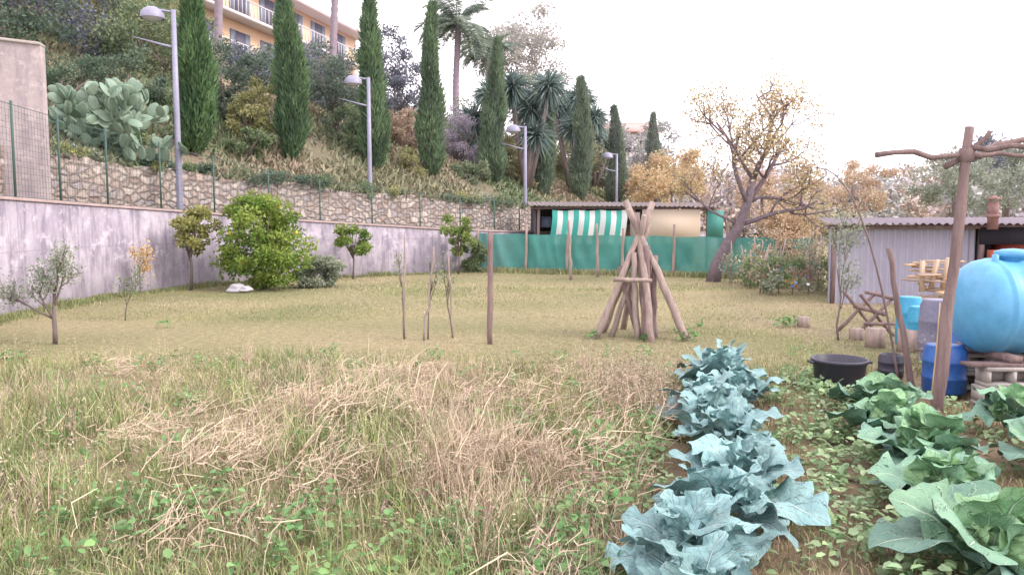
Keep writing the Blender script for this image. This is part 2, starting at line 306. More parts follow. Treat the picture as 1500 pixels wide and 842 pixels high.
for (y0,y1,n,h0,w0) in ((8.3,14,150000,.05,.010),(13.5,20,85000,.055,.018),(19.5,28,50000,.065,.03)):
    y=rng.uniform(y0,y1,n); x=rng.uniform(-1,1,n)*(.72*y+2); pp=np.stack([x,y],-1); bare=nz(pp,1.1,43)+.6*nz(pp,3.1,44)
    k=inside(x,y)&(x<11)&~((x>4.9)&(y<14)&(rng.random(n)<.6))&(rng.random(n)<.95-.6*(bare>.35)); x,y=x[k],y[k]; n=len(x)
    pp=np.stack([x,y],-1); t=nz(pp,.9,8)*.5+.5; h=h0*rng.uniform(.3,1.2,n)*(.5+.7*t)
    c=bladecol(x,y,rng,.26+.42*np.clip(nz(pp,1.3,41)+.6*nz(pp,.5,42),-.5,1)); blades(A,x,y,h,np.full(n,w0)*rng.uniform(.5,1.1,n),c,rng,.9,1)
obj('lawn_grass',A,M_GRASS,origin=(0,0,0))
A=Acc(); n=12000; y=rng.uniform(11,28,n); x=gx(y)+np.abs(rng.normal(0,.22,n))+.05; blades(A,x,y,rng.uniform(.05,.20,n)*(.5+.7*np.abs(nz(np.stack([x,y],-1),2,9))),np.full(n,.02),bladecol(x,y,rng,.1)*.9,rng,.7,1)
n=8000; x=rng.uniform(-1.2,8.7,n); y=26.9-.4*(x+1.2)-np.abs(rng.normal(0,.15,n)); blades(A,x,y,rng.uniform(.06,.25,n),np.full(n,.025),bladecol(x,y,rng,.2),rng,.7,1)
obj('verge_grass',A,M_GRASS,origin=(0,0,0))
A=Acc(); r=np.random.default_rng(43); cs=[(r.uniform(-1,1)*.5*yy-.2,yy) for yy in r.uniform(3.6,8.6,40)]+[(r.normal(-.5,1.0),r.normal(6.2,.8)) for k in range(36)]+[(r.normal(.1,.4),r.normal(5.0,.35)) for k in range(14)]
for (cx,cy) in cs:
    rx=r.uniform(.08,.32); n=int(r.uniform(20,90)); x=cx+r.normal(0,rx,n); y=cy+r.normal(0,rx*.7,n); k=(bedf(x,y)<.2)&(y<9.4)&(y>3); x,y=x[k],y[k]; n=len(x)
    if n<2: continue
    L=rng.uniform(.05,.28,n)*(1 if r.random()<.9 else 1.5); th=rng.normal(rng.uniform(0,3.1),1.0,n); z=gz(x,y)+rng.uniform(.01,.2,n)
    D=np.stack([np.cos(th),np.sin(th),rng.normal(.1,.5,n)],-1); q=np.stack([rng.normal(0,.16,n),rng.normal(0,.16,n),rng.normal(.02,.16,n)],-1)
    P=np.stack([x,y,z],-1); w=rng.uniform(.0012,.0028,n)[:,None]; S=np.array([0,0,1.])*w+np.stack([-np.sin(th),np.cos(th),0*th],-1)*w
    p1=P+D*L[:,None]*.5+q*L[:,None]; p2=P+D*L[:,None]
    V=np.stack([P-S,P+S,p1+S,p1-S,p2+S*.4,p2-S*.4],1); b=np.arange(n)[:,None]*6
    t0=r.random()*.9; c=np.clip(lerp((.58,.49,.36),(.40,.30,.25),np.clip(t0+.3*rng.normal(size=n),0,1))*(1+rng.uniform(-.25,.2,(n,1))),0,1)
    A.add(V,np.concatenate([b+np.array([[0,1,2,3]]),b+np.array([[3,2,4,5]])]),np.repeat(c,6,0))
obj('dead_straw',A,M_GRASS,origin=(0,0,0))
def weeds(name,pts,seed,L=(.04,.09),H=.12,col=((.09,.24,.08),(.2,.38,.15))):
    r=np.random.default_rng(seed); A=Acc()
    for (x,y,s) in pts:
        n=int(26*s/.15); P=np.stack([r.normal(x,s*.5,n),r.normal(y,s*.5,n),np.zeros(n)],-1); P[:,2]=gz(P[:,0],P[:,1])+r.uniform(.02,H,n)*(s/.15)**.5
        D=nrm(np.stack([r.normal(size=n),r.normal(size=n),r.normal(.1,.45,n)],-1)); l=r.uniform(*L,n)
        c=jit(lerp(col[0],col[1],r.random()*np.ones(n)*.6+.4*r.random(n)),n,r,.2)
        B=nrm(np.cross(D,np.array([0,0,1.])+r.normal(size=(n,3))*.35)); w=l*r.uniform(.5,.8,n); l=l[:,None];w=w[:,None]
        C=nrm(np.cross(B,D))
        V=np.stack([P,P+D*l*.3+B*w*.5+C*l*.1,P+D*l*.75+B*w*.36+C*l*.06,P+D*l-C*l*.1,P+D*l*.75-B*w*.36+C*l*.06,P+D*l*.3-B*w*.5+C*l*.1],1)
        b=np.arange(n)[:,None]*6; A.add(V,np.concatenate([b+np.array([[0,1,2,3]]),b+np.array([[0,3,4,5]])]),np.repeat(c,6,0))
    return obj(name,A,M_LEAF,origin=(0,0,0))
r=np.random.default_rng(3)
pts=[(r.uniform(-2.4,.7),r.uniform(3.3,4.6),r.uniform(.05,.15)) for i in range(90)]+[(r.uniform(-1,1)*.6*yy,yy,r.uniform(.05,.12)) for yy in r.uniform(4,10,190)]+[(.29*yy-.8+r.normal(0,.16),yy,r.uniform(.06,.15)) for yy in r.uniform(3.3,8.2,60)]
pts=[p for p in pts if bedf(np.array(p[0]),np.array(p[1]))<.3]
weeds('broadleaf_weeds',pts,4,(.025,.065),.2,((.12,.25,.10),(.27,.42,.19)))
pts=[]
for yy in np.arange(3.2,8.4,.15):
    for k in range(3): pts.append((.29*yy+.85+r.normal(0,.2),yy+r.normal(0,.08),r.uniform(.07,.16)))
pts+=[(.29*yy-.05+r.normal(.2,.6),yy,r.uniform(.05,.10)) for yy in r.uniform(3.2,8.5,90)]
pts+=[(r.uniform(2.2,5.4),r.uniform(3.4,8.0),r.uniform(.06,.14)) for i in range(120)]
weeds('low_bean_plants',pts,6,(.03,.075),.15,((.20,.33,.16),(.42,.54,.33)))
A=Acc(); r=np.random.default_rng(44); n=26000; y=r.uniform(3.2,9,n); x=.29*y-.4+r.random(n)*3.6; k=nz(np.stack([x,y],-1),2.5,71)>-.35; x,y=x[k],y[k]; n=len(x); blades(A,x,y,r.uniform(.02,.12,n),r.uniform(.003,.008,n),bladecol(x,y,r,.25),r,.9); obj('bed_grass',A,M_GRASS,origin=(0,0,0))
# ---------------------------------------------------------------- brassicas
def leafmat(name,c1,c2,vein,nv):
    m,nt,p,o=newmat(name); uv=N(nt,'ShaderNodeTexCoord').outputs['UV']; sep=N(nt,'ShaderNodeSeparateXYZ'); nt.links.new(uv,sep.inputs[0])
    u=mathn(nt,'ABSOLUTE',mathn(nt,'SUBTRACT',sep.outputs[0],.5)); v=sep.outputs[1]
    g=N(nt,'ShaderNodeTexCoord').outputs['Object']; n1=noise(nt,g,7,3); n2=noise(nt,g,38,3); n3=noise(nt,g,14,3)
    mid=ramp(nt,u,.03,.010)
    fr=mathn(nt,'FRACT',mathn(nt,'ADD',mathn(nt,'MULTIPLY',n3,1.2),mathn(nt,'MULTIPLY',mathn(nt,'SUBTRACT',v,mathn(nt,'MULTIPLY',u,.55)),nv)))
    side=ramp(nt,mathn(nt,'ABSOLUTE',mathn(nt,'SUBTRACT',fr,.5)),.08,.015)
    a=N(nt,'ShaderNodeAttribute',attribute_name='Col')
    c=mixc(nt,ramp(nt,n1,.3,.7),c1,c2); c=mixc(nt,1.0,c,a.outputs['Color'],'MULTIPLY')
    vn=mathn(nt,'MAXIMUM',mid,mathn(nt,'MULTIPLY',side,.5)); c=mixc(nt,mathn(nt,'MULTIPLY',vn,.75),c,vein)
    nt.links.new(c,p.inputs['Base Color']); p.inputs['Roughness'].default_value=.6; p.inputs['Specular IOR Level'].default_value=.3
    bump(nt,p,mathn(nt,'SUBTRACT',n2,vn),.012,.9)
    return m
M_BROC=leafmat('broccoli_leaf',(.18,.33,.34),(.26,.42,.42),(.50,.64,.62),8)
M_CABB=leafmat('cabbage_leaf',(.15,.29,.22),(.21,.37,.26),(.46,.62,.46),7)
def bigleaf(acc,base,az,e0,e1,L,W,pet,r,col,cup=.25,ruf=.05,rnd=.6,lob=.2):
    nv,nu=21,11; v=np.linspace(0,1,nv); u=np.linspace(-1,1,nu)
    el=e0+(e1-e0)*v**1.3; ds=L/(nv-1); H=np.concatenate([[0],np.cumsum(np.cos(el[:-1])*ds)]); Zz=np.concatenate([[0],np.cumsum(np.sin(el[:-1])*ds)])
    q=np.clip((v-pet)/(1-pet),0,1); w=W*.5*np.sin(np.pi*q**rnd)**.75*(v>pet)+.009; w[-1]=.01
    ph=r.uniform(0,6.28,4)
    Uu,Vv=np.meshgrid(u,v); Wd=w[:,None]*(1+lob*np.sin(Vv*28+ph[0]+1.5*np.sign(Uu))*np.abs(Uu)**2)
    rel=(w/(W*.5))[:,None]
    lat=Wd*Uu; ripple=ruf*np.abs(Uu)**2*np.sin(Vv*17+ph[1]+2*np.sign(Uu))*rel+.012*np.sin(Vv*36+ph[3]+3*Uu)*np.abs(Uu)*rel+.006*np.sin(Vv*25+ph[2])*np.cos(Uu*7+ph[0])*rel
    up=cup*np.abs(lat)*(1-.5*np.abs(Uu))+ripple
    d=np.array([math.cos(az),math.sin(az),0]); s=np.array([-math.sin(az),math.cos(az),0]); tw=r.normal(0,.3); bend=r.normal(0,.12)*L
    nx=-np.sin(el)[:,None]; nzv=np.cos(el)[:,None]; upt=up+lat*math.sin(tw)
    P=np.array(base)+d*(H[:,None]+nx*upt)[...,None]+s*(lat+bend*Vv**2)[...,None]+np.array([0,0,1])*(Zz[:,None]+nzv*upt)[...,None]
    uv=np.stack([Uu*.5+.5,Vv],-1); acc.grid(P,False,np.clip(np.array(col),0,1.8),uv)
r=np.random.default_rng(23); M_STEM=simple('brassica_stem',(.36,.46,.36))
for i,yy in enumerate(np.arange(3.0,8.1,.48)):
    x=.295*yy-.12+r.normal(0,.09)-(.06 if yy<3.7 else 0); y=yy+r.normal(0,.07); z=float(gz(np.array(x),np.array(y))); A=Acc(); B=Acc(); hh=r.uniform(.18,.36); S_=r.uniform(.85,1.12)*(1.1 if yy<4.4 else 1)
    e=empty('broccoli_plant',(x,y,z)); B.tube([(x,y,z-.02),(x+.01,y,z+.15),(x,y+.01,z+hh)],[.022,.018,.015],8); obj('stem',B,M_STEM,e,smooth=True)
    nl=int(r.integers(14,18)); az=r.uniform(0,6)
    for k in range(nl):
        t=k/(nl-1); az+=2.4; L=(.54-.28*t)*r.uniform(.72,1.15)*S_
        bigleaf(A,(x,y,z+.05+hh*.8*t),az+r.normal(0,.3),math.radians(28+44*t+r.normal(0,10)),math.radians(-36+72*t+r.normal(0,18)),L,L*r.uniform(.52,.74),.24-.1*t,r,np.ones(3)*r.uniform(.68,1.15)*(1+.2*t),.3,.034)
    obj('leaves',A,M_BROC,e,smooth=True)
for i,(x,y,s) in enumerate([(2.25,3.55,1.25),(2.46,4.35,1.1),(2.78,5.15,1.15),(2.88,5.95,1.0),(3.18,6.6,.95),(3.05,3.5,1.1),(3.44,4.4,1.0),(3.75,5.3,1.1),(4.0,6.15,.95)]):
    e=empty('cabbage_plant',(x,y,0)); A=Acc(); az=r.uniform(0,6); z=.02
    for k in range(15):
        t=k/14; az+=2.4; L=(.50-.22*t)*s*r.uniform(.75,1.12)
        bigleaf(A,(x,y,z+.03+.1*t),az+r.normal(0,.25),math.radians(26+52*t+r.normal(0,9)),math.radians(-22+75*t+r.normal(0,16)),L,L*r.uniform(.68,.92),.14*(1-t),r,(np.array((1,1,1.15))*(1-t)+np.array((1.35,1.35,.95))*t)*r.uniform(.7,1.1),.3,.045,.72,.12)
    for k in range(7):
        az+=2.4; bigleaf(A,(x+.02*math.cos(az),y+.02*math.sin(az),z+.1),az,math.radians(40),math.radians(165),.24*s,.22*s,.03,r,np.array((1.7,1.5,1.1))*r.uniform(.9,1.05),-.3,.008,.8,.05)
    obj('leaves',A,M_CABB,e,smooth=True)
# ---------------------------------------------------------------- foliage helpers
PAL={'dark':((.065,.11,.08),(.15,.22,.14)),'blue':((.08,.10,.14),(.18,.21,.26)),'mid':((.11,.175,.09),(.24,.31,.15)),'yel':((.21,.24,.09),(.43,.42,.18)),
'orange':((.34,.24,.17),(.50,.38,.26)),'lav':((.33,.29,.36),(.50,.45,.53)),'olive':((.20,.25,.19),(.38,.42,.32)),'pale':((.36,.37,.28),(.52,.49,.38)),'haze':((.46,.42,.45),(.58,.54,.53)),'lem':((.11,.21,.05),(.30,.38,.10)),  # haze and hazegreen: leaf tones with distance haze baked into the colour
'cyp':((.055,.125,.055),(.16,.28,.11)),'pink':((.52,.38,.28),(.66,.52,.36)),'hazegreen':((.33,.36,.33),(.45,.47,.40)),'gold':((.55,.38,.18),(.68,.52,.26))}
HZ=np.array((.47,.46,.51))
def hazed(c,y,amt=1): f=float(np.clip((y-20)/80,0,.5))*amt; return np.asarray(c)*(1-f)+HZ*f  # aerial haze painted into leaf colour, blended towards lavender-grey with distance
def clumps(acc,c,rad,n,leaf,pal,seed,K=None,fill=.28,up=0.1):
    r=np.random.default_rng(seed); K=K or max(10,int(n/150)); d=nrm(r.normal(size=(K,3))); rr=r.random(K)**.4
    cc=d*rr[:,None]*np.array(rad)*(1+.18*nz(d,2.5,seed))[:,None]; sz=fill*r.uniform(.55,1.15,K)*np.mean(rad)
    idx=r.integers(0,K,n); q=nrm(r.normal(size=(n,3)))*(r.random(n)**.45)[:,None]; P=cc[idx]+q*sz[idx][:,None]*np.array([1,1,.75])+np.array(c)
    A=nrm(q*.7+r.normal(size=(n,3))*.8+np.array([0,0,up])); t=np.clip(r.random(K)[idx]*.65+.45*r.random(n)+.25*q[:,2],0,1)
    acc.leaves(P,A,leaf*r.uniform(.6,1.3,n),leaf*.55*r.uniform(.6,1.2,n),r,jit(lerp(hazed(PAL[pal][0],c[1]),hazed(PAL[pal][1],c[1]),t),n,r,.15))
def grow(r,base,d,L,rad,depth,tubes,tips,up=.08,wob=.16,kids=(3,4),spread=.9,shrink=.66,seg=5):
    pts=[np.array(base,float)]; d=nrm(np.array(d,float))
    for i in range(seg): d=nrm(d+r.normal(0,wob,3)+np.array([0,0,up])); pts.append(pts[-1]+d*L/seg)
    pts=np.array(pts); tubes.append((pts,np.linspace(rad,rad*.5,seg+1)))
    if depth==0: tips.extend(pts[1:]); return
    if depth==1: tips.extend(pts[3:])
    for k in range(r.integers(kids[0],kids[1]+1)):
        t=r.uniform(.4,1); p=pts[min(int(t*seg)+0,seg)]; nd=nrm(d+nrm(r.normal(size=3))*spread); grow(r,p,nd,L*shrink*r.uniform(.75,1.15),rad*.52,depth-1,tubes,tips,up,wob,kids,spread,shrink,seg)
def tree(name,base,h,trunkfrac,rad,depth,leaf,nleaf,pal,seed,dirn=(0,0,1),kids=(3,4),spread=.9,lsp=.12,up=.08,shrink=.66):
    r=np.random.default_rng(seed); tubes=[];tips=[]; grow(r,base,dirn,h*trunkfrac,rad,depth,tubes,tips,up,.1,kids,spread,shrink)
    e=empty(name,base); A=Acc()
    for p,q in tubes: A.tube(p,np.maximum(q,.004),5 if q[0]<.03 else 9)
    obj('trunk_and_branches',A,M_BARK,e,smooth=True); T=np.array(tips); k=r.integers(0,len(T),nleaf); P=T[k]+r.normal(0,lsp,(nleaf,3)); t=r.random(len(T))[k]*.6+.4*r.random(nleaf)
    B=Acc(); B.leaves(P,nrm(r.normal(size=(nleaf,3))+np.array([0,0,-.1])),leaf*r.uniform(.6,1.3,nleaf),leaf*.45,r,jit(lerp(PAL[pal][0],PAL[pal][1],t),nleaf,r,.15)); obj('foliage',B,M_LEAF,e)
    return e
# ---------------------------------------------------------------- cypresses
def cypress(x,y,top,w,seed,yz=None):
    r=np.random.default_rng(seed); z0=float(hillz(np.array(x),np.array(y))); H=top-z0; e=empty('cypress_tree',(x,y,z0))
    pk=r.uniform(.08,.2); ex=r.uniform(.5,.8)
    def prof(t): return w*np.clip(t/pk,0,1)**.5*np.clip((1-t)/.75,0,1)**ex
    A=Acc(); A.tube([(x,y,z0-.2),(x,y,z0+H*.5),(x,y,z0+H*.9)],[.1,.06,.02]); obj('trunk',A,M_BARK,e)
    n=11500; t=.01+r.random(n)**.95*.98; th=r.uniform(0,6.283,n); q=np.stack([np.cos(th)*2,np.sin(th)*2,t*H*1.6],-1)
    nn=nz(q,1.8,seed); rr=prof(t)*(1+.34*nn)*(r.random(n)**.22); bx=.16*np.sin(t*4+seed)*t
    P=np.stack([x+rr*np.cos(th)+bx,y+rr*np.sin(th),z0+t*H],-1)
    D=nrm(np.stack([np.cos(th)*.35,np.sin(th)*.35,np.ones(n)],-1)+r.normal(0,.26,(n,3))); tt=np.clip(.45+.4*nn+.3*r.normal(size=n),0,1)
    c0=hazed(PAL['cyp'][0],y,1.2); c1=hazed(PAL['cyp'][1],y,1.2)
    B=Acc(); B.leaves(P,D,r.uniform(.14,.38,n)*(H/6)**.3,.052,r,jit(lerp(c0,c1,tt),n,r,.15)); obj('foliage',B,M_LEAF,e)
for i,(x,y,t,w) in enumerate([(-9.6,24,9.4,.58),(-7.5,27,9.3,.54),(-5.1,29.5,10.1,.52),(-3.2,32,10.3,.46),(-.76,35,9.6,.52),(1.55,38,8.2,.5),(3.56,41,9.0,.5),(5.9,45,8.1,.5),(9.0,50,8.4,.6)]): cypress(x,y,t,w,50+i)
# ---------------------------------------------------------------- hill shrubs and trees
H=[('shrub',-9.7,29,6.4,1.5,2.2,8000,.13,'dark'),('climbing_shrub',-9.0,27.2,5.3,.85,1.4,4500,.11,'yel'),('shrub',-7.3,33,6.9,1.7,2.2,8000,.14,'dark'),('shrub',-8.9,38,7.8,2.2,2.0,7000,.17,'blue'),
('shrub',-12.4,36,7.6,2.3,2.1,8000,.17,'blue'),('shrub',-13.6,30,8.0,2.3,2.4,9000,.15,'mid'),('bamboo_clump',-15.2,33,11.2,2.6,3.4,10000,.2,'yel'),('shrub',-17,29,9.6,2.8,3,9000,.16,'blue'),
('shrub',-16.8,25,8.4,2.8,2.6,9000,.15,'dark'),('shrub',-12.8,26,6.1,1.5,1.3,5000,.12,'dark'),('shrub',-13.2,23.5,5.6,1.5,1.2,5000,.12,'dark'),('shrub',-4.75,36,6.0,1.25,1.1,5000,.13,'orange'),('shrub',-6.2,42,9.0,1.8,2.4,7000,.17,'blue'),
('shrub',-2.6,38,5.5,1.15,1.5,6000,.10,'lav'),('broadleaf_tree',.4,60,14.0,3.6,3.4,8000,.26,'pale'),('shrub',2.4,50,8.0,3.0,2.6,7000,.22,'mid'),('shrub',-2.3,46,6.6,2.4,2,6000,.2,'mid'),
('shrub',5.9,52,5.6,2.4,2,5000,.22,'mid'),('shrub',9.4,58,6.8,3,2.6,5000,.25,'hazegreen'),('shrub',-11.8,44,9.6,2.2,1.8,6000,.2,'dark'),('shrub',-19.5,36,13.0,3.4,3,8000,.2,'blue'),
('shrub',-6.4,30.8,5.0,1.0,1.0,4000,.12,'mid'),('shrub',-11.2,27,5.4,1.2,.9,4500,.12,'mid'),('shrub',-.2,40,5.4,1.6,1.4,5000,.16,'yel'),('shrub',4.0,46,5.5,1.8,1.6,5000,.18,'yel'),('shrub',-3.9,31.6,3.9,.9,.7,3500,.11,'yel'),('shrub',-1.7,34,3.7,.9,.7,3500,.12,'mid'),('shrub',.6,38.5,4.0,1.1,.9,3500,.14,'yel'),
('shrub',-8.5,25.6,4.3,.8,.6,3000,.11,'mid'),('shrub',-10.9,22.2,4.2,.8,.55,3000,.11,'mid'),('shrub',3.2,62,10.2,3.2,2.6,5000,.26,'hazegreen')]
for i,(nm,x,y,z,rx,rz,n,lf,pal) in enumerate(H):
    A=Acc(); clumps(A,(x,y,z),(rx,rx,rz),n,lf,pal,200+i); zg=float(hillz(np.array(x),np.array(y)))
    e=empty(nm,(x,y,zg)); obj('foliage',A,M_LEAF,e); B=Acc(); rr=np.random.default_rng(i)
    for k in range(5): B.tube([(x,y,zg-.1),(x+rr.normal(0,rx*.2),y+rr.normal(0,rx*.2),(zg+z)/2),(x+rr.normal(0,rx*.4),y+rr.normal(0,rx*.4),z+rz*.3)],[.07,.05,.02],5)
    obj('stems',B,M_BARK,e)
r=np.random.default_rng(8); A=Acc(); n=80000; y=17+r.random(n)**1.4*45; s=.05+r.random(n)**1.5*22; x=sx_(y)-s; k=nz(np.stack([x,y],-1),1.3,61)+r.normal(0,.3,n)>-.45; x,y=x[k],y[k]; n=len(x)
P=np.stack([x,y,hillz(x,y)],-1); t=np.clip(nz(np.stack([x,y],-1),.8,62)*.6+.5,0,1); c=lerp((.15,.22,.12),(.40,.32,.25),t*.7+.3*r.random(n))
A.leaves(P,nrm(np.stack([r.normal(0,.5,n),r.normal(0,.5,n),r.uniform(.3,1,n)],-1)),r.uniform(.1,.4,n),.05+.0015*y,r,jit(c,n,r,.2)); obj('slope_vegetation',A,M_GRASS,origin=(0,0,0))
A=Acc()
for k in range(46):
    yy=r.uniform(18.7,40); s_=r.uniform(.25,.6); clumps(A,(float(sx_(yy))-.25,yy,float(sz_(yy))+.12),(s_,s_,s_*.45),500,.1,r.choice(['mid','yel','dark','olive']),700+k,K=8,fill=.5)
obj('wall_top_plants',A,M_LEAF,origin=(0,0,0))
M_PALM=simple('palm_bark',(.38,.31,.37),(.28,.23,.28),6,.9)
def palm(x,y,top,L,seed,nf=34,hang=.4,tr=.2,pal=((.20,.26,.24),(.34,.40,.32))):
    r=np.random.default_rng(seed); z0=float(hillz(np.array(x),np.array(y))); e=empty('palm_tree',(x,y,z0)); A=Acc()
    zs=np.linspace(z0-.2,top,40); A.tube(np.stack([x+.12*np.sin(zs*.5),y+0*zs,zs],-1),tr*(1+.10*np.sin(zs*17))*(1.15-.25*(zs-z0)/(top-z0)),9); obj('trunk',A,M_PALM,e)
    B=Acc()
    for k in range(nf):
        az=r.uniform(0,6.283); e0=r.uniform(-.4,1.35); v=np.linspace(0,1,16); el=e0-(1.1+.5*r.random())*v**1.4; l=L*r.uniform(.8,1.1)
        Hh=np.cumsum(np.cos(el))*l/16; Zz=np.cumsum(np.sin(el))*l/16; d=np.array([math.cos(az),math.sin(az),0]); P=np.array([x,y,top])+d*Hh[:,None]+np.array([0,0,1])*Zz[:,None]
        B.tube(P,np.linspace(.035,.008,16),4,pal[0],False); s=np.array([-d[1],d[0],0])
        for sg in (-1,1):
            for j in range(4):
                q=P[2:]+(P[2:]-P[1:-1])*j/4; D=nrm(s*sg+d*.55+np.array([0,0,-hang])+r.normal(0,.12,(14,3))); B.leaves(q,D,l*.26*np.sin(np.pi*np.linspace(.15,.95,14))+.05,.06,r,jit(pal[1] if r.random()<.6 else pal[0],14,r,.2))
    obj('fronds',B,M_LEAF,e)
palm(-3.4,50,13.8,2.8,1,48); palm(-15.3,42,16.5,2.6,2,24); palm(-10.2,46,17.2,2.6,3,24); palm(-1.6,56,13.6,2.4,4,36)
def yucca(x,y,heads,seed):
    r=np.random.default_rng(seed); z0=float(hillz(np.array(x),np.array(y))); e=empty('yucca_plant',(x,y,z0)); A=Acc(); B=Acc()
    for (dx,dz,l) in heads:
        c=np.array([x+dx,y+r.normal(0,.5),dz]); B.tube([(x,y,z0-.1),(x+dx*.6,y,(z0+dz)/2),tuple(c)],[.16,.12,.1],7)
        n=300; D=nrm(r.normal(size=(n,3))+np.array([0,0,.2])); l_=l*r.uniform(.65,1.1,n); col=jit(lerp((.12,.18,.18),(.28,.36,.33),r.random(n)),n,r,.2)
        Bv=nrm(np.cross(D,r.normal(size=(n,3)))); c1=c+D*l_[:,None]*.5; c2=c+D*l_[:,None]*.9-np.array([0,0,.32])*(l_*r.uniform(.3,1,n))[:,None]; w=.04
        V=np.stack([c+0*D-Bv*w*.6,c+0*D+Bv*w*.6,c1+Bv*w,c1-Bv*w,c2+Bv*.006,c2-Bv*.006],1); b=np.arange(n)[:,None]*6
        A.add(V,np.concatenate([b+np.array([[0,1,2,3]]),b+np.array([[3,2,4,5]])]),np.repeat(col,6,0))
    obj('stems',B,M_BARK,e); obj('sword_leaves',A,M_LEAF,e)
yucca(-1.6,39,[(-.3,6.6,1.3),(.5,7.8,1.3),(-.6,5.2,1.1)],1); yucca(.7,37,[(-.7,7.9,1.3),(.2,7.0,1.4),(1.0,7.9,1.3),(.4,5.7,1.2)],2); yucca(3.2,43,[(-.8,7.9,1.3),(.5,8.4,1.3),(.2,6.8,1.3),(1.2,7.2,1.1)],3); yucca(5.2,50,[(0,7.2,1.1),(.9,6.4,1.0)],4)
r=np.random.default_rng(14); A=Acc(); C0=np.array([-10.35,20.6,3.3])
def pad(base,d,nrmv,L):
    d=nrm(d); w=nrm(np.cross(nrmv,d)); t=np.cross(d,w); th=np.linspace(0,np.pi,9); ph=np.arange(12)/12*2*np.pi
    c=base+d*L*.48; rr=np.sin(th)[:,None]; V=c+d*(-np.cos(th)[:,None]*L*.5+0*ph)[...,None]+w*(rr*np.cos(ph)*L*.33*(1+.15*np.cos(th)[:,None]))[...,None]+t*(rr*np.sin(ph)*L*.06)[...,None]; A.grid(V,True)
def pears(base,d,k):
    L=r.uniform(.30,.46); nv=nrm(r.normal(size=3)+np.array([.3,-.9,0])); pad(base,d,nv,L)
    if k==0 or base[2]>5.8: return
    for j in range(r.choice([1,2,2,2])):
        nd=nrm(nrm(d)+r.normal(0,.6,3)*np.array([1,.7,.6])+np.array([0,0,.15])); pears(base+nrm(d)*L*.92,nd,k-1)
for b in range(8): pears(C0+np.array([r.uniform(-1.0,.9),r.uniform(-.3,.4),0]),np.array([r.normal(0,.3),r.normal(0,.2),1]),5)
for b in range(8): pears(np.array([-10.2+r.uniform(-.6,1.4),20.9,3.3]),np.array([r.normal(.3,.5),-.2,.6]),1)
obj('prickly_pear_cactus',A,M_PEAR,smooth=True)
# ---------------------------------------------------------------- garden trees
tree('olive_tree',(-6.4,10.9,0),2.05,.42,.035,3,.05,1900,'olive',31,(.05,0,1),(3,5),.85,.07,.12)
tree('sapling',(-6.7,13.5,0),1.3,.5,.012,2,.05,260,'mid',32,(0,0,1),(2,3),.6,.06)
tree('sapling',(-8.75,18.4,0),1.5,.5,.015,2,.09,300,'gold',33,(.05,0,1),(2,3),.5,.07)
def citrus(x,y,zc,rx,rz,n,pal,seed,fruit=0,trunk=.04):
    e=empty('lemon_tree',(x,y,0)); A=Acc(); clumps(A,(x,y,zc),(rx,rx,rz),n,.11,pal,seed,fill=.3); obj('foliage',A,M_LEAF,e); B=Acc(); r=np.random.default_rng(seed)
    B.tube([(x,y,-.02),(x+.03,y,zc*.4),(x,y,zc)],[trunk,trunk*.8,trunk*.5])
    for k in range(9):
        d=nrm(r.normal(size=3)); B.tube([(x,y,zc*.5),(x+d[0]*rx*.5,y+d[1]*rx*.5,zc),(x+d[0]*rx*.85,y+d[1]*rx*.85,zc+abs(d[2])*rz*.8)],[trunk*.5,trunk*.35,.008],5)
    obj('trunk',B,M_BARK,e,smooth=True)
    if fruit:
        C=Acc()
        for k in range(fruit):
            d=nrm(r.normal(size=3)); C.lathe([(.001,-.05),(.03,-.035),(.04,0),(.03,.035),(.001,.055)],(x+d[0]*rx*.9,y+d[1]*rx*.9,zc+d[2]*rz*.85),8)
        obj('lemons',C,simple('lemon_peel%d'%seed,(.75,.55,.05),None,8,.5),e,smooth=True)
citrus(-6.35,20,1.2,1.12,1.15,13000,'lem',90,14); citrus(-8.0,19.5,1.45,.66,.55,2800,'yel',91,0); citrus(-4.75,23.4,1.25,.6,.5,2300,'lem',92,0,.03); citrus(-1.75,25.6,1.35,.6,.75,2300,'lem',93,0,.03)
A=Acc(); clumps(A,(-5.05,20.6,.35),(.75,.5,.42),6000,.09,'olive',95); obj('lavender_bush',A,M_LEAF)
A=Acc(); clumps(A,(-1.3,26.3,.5),(.5,.4,.6),2500,.12,'mid',96); obj('climbing_plant',A,M_LEAF)
for (x,y,h,s) in ((-1.56,11.3,1.55,1),(-1.22,11.3,1.4,2),(-.88,11.5,1.25,3)):
    tree('sapling',(x,y,0),h,.62,.014,2,.05,90,'olive' if s!=3 else 'mid',130+s,(.05*(s-2),0,1),(2,3),.35,.04,.2,.5)
tree('sapling',(4.7,11.2,0),1.9,.55,.018,3,.055,700,'olive',140,(.03,0,1),(3,3),.55,.06,.15,.6)
def pole(name,a,b,r0,seed,mat=M_DWOOD,n=9,wob=.012,parent=None,r1=None):
    r=np.random.default_rng(seed); a=np.array(a,float);b=np.array(b,float); t=np.linspace(0,1,n)[:,None]; P=a+(b-a)*t; w=r.normal(0,wob,(n,3)); w[0]=0; w[-1]=0
    A=Acc(); A.tube(P+w,np.linspace(r0,r1 or r0*.85,n)*(1+r.uniform(-.1,.1,n)),9); return obj(name,A,mat,parent,smooth=True)
pole('wooden_stake',(-.31,10.9,-.05),(-.30,10.9,1.56),.042,1,M_DWOOD,9,.006); pole('wooden_stake',(-1.57,11.35,0),(-1.55,11.35,1.5),.014,2,M_WOOD); pole('wooden_stake',(-1.27,11.2,0),(-1.12,11.2,1.35),.017,3,M_WOOD); pole('wooden_stake',(-.87,11.4,0),(-.92,11.4,1.2),.014,4,M_WOOD)
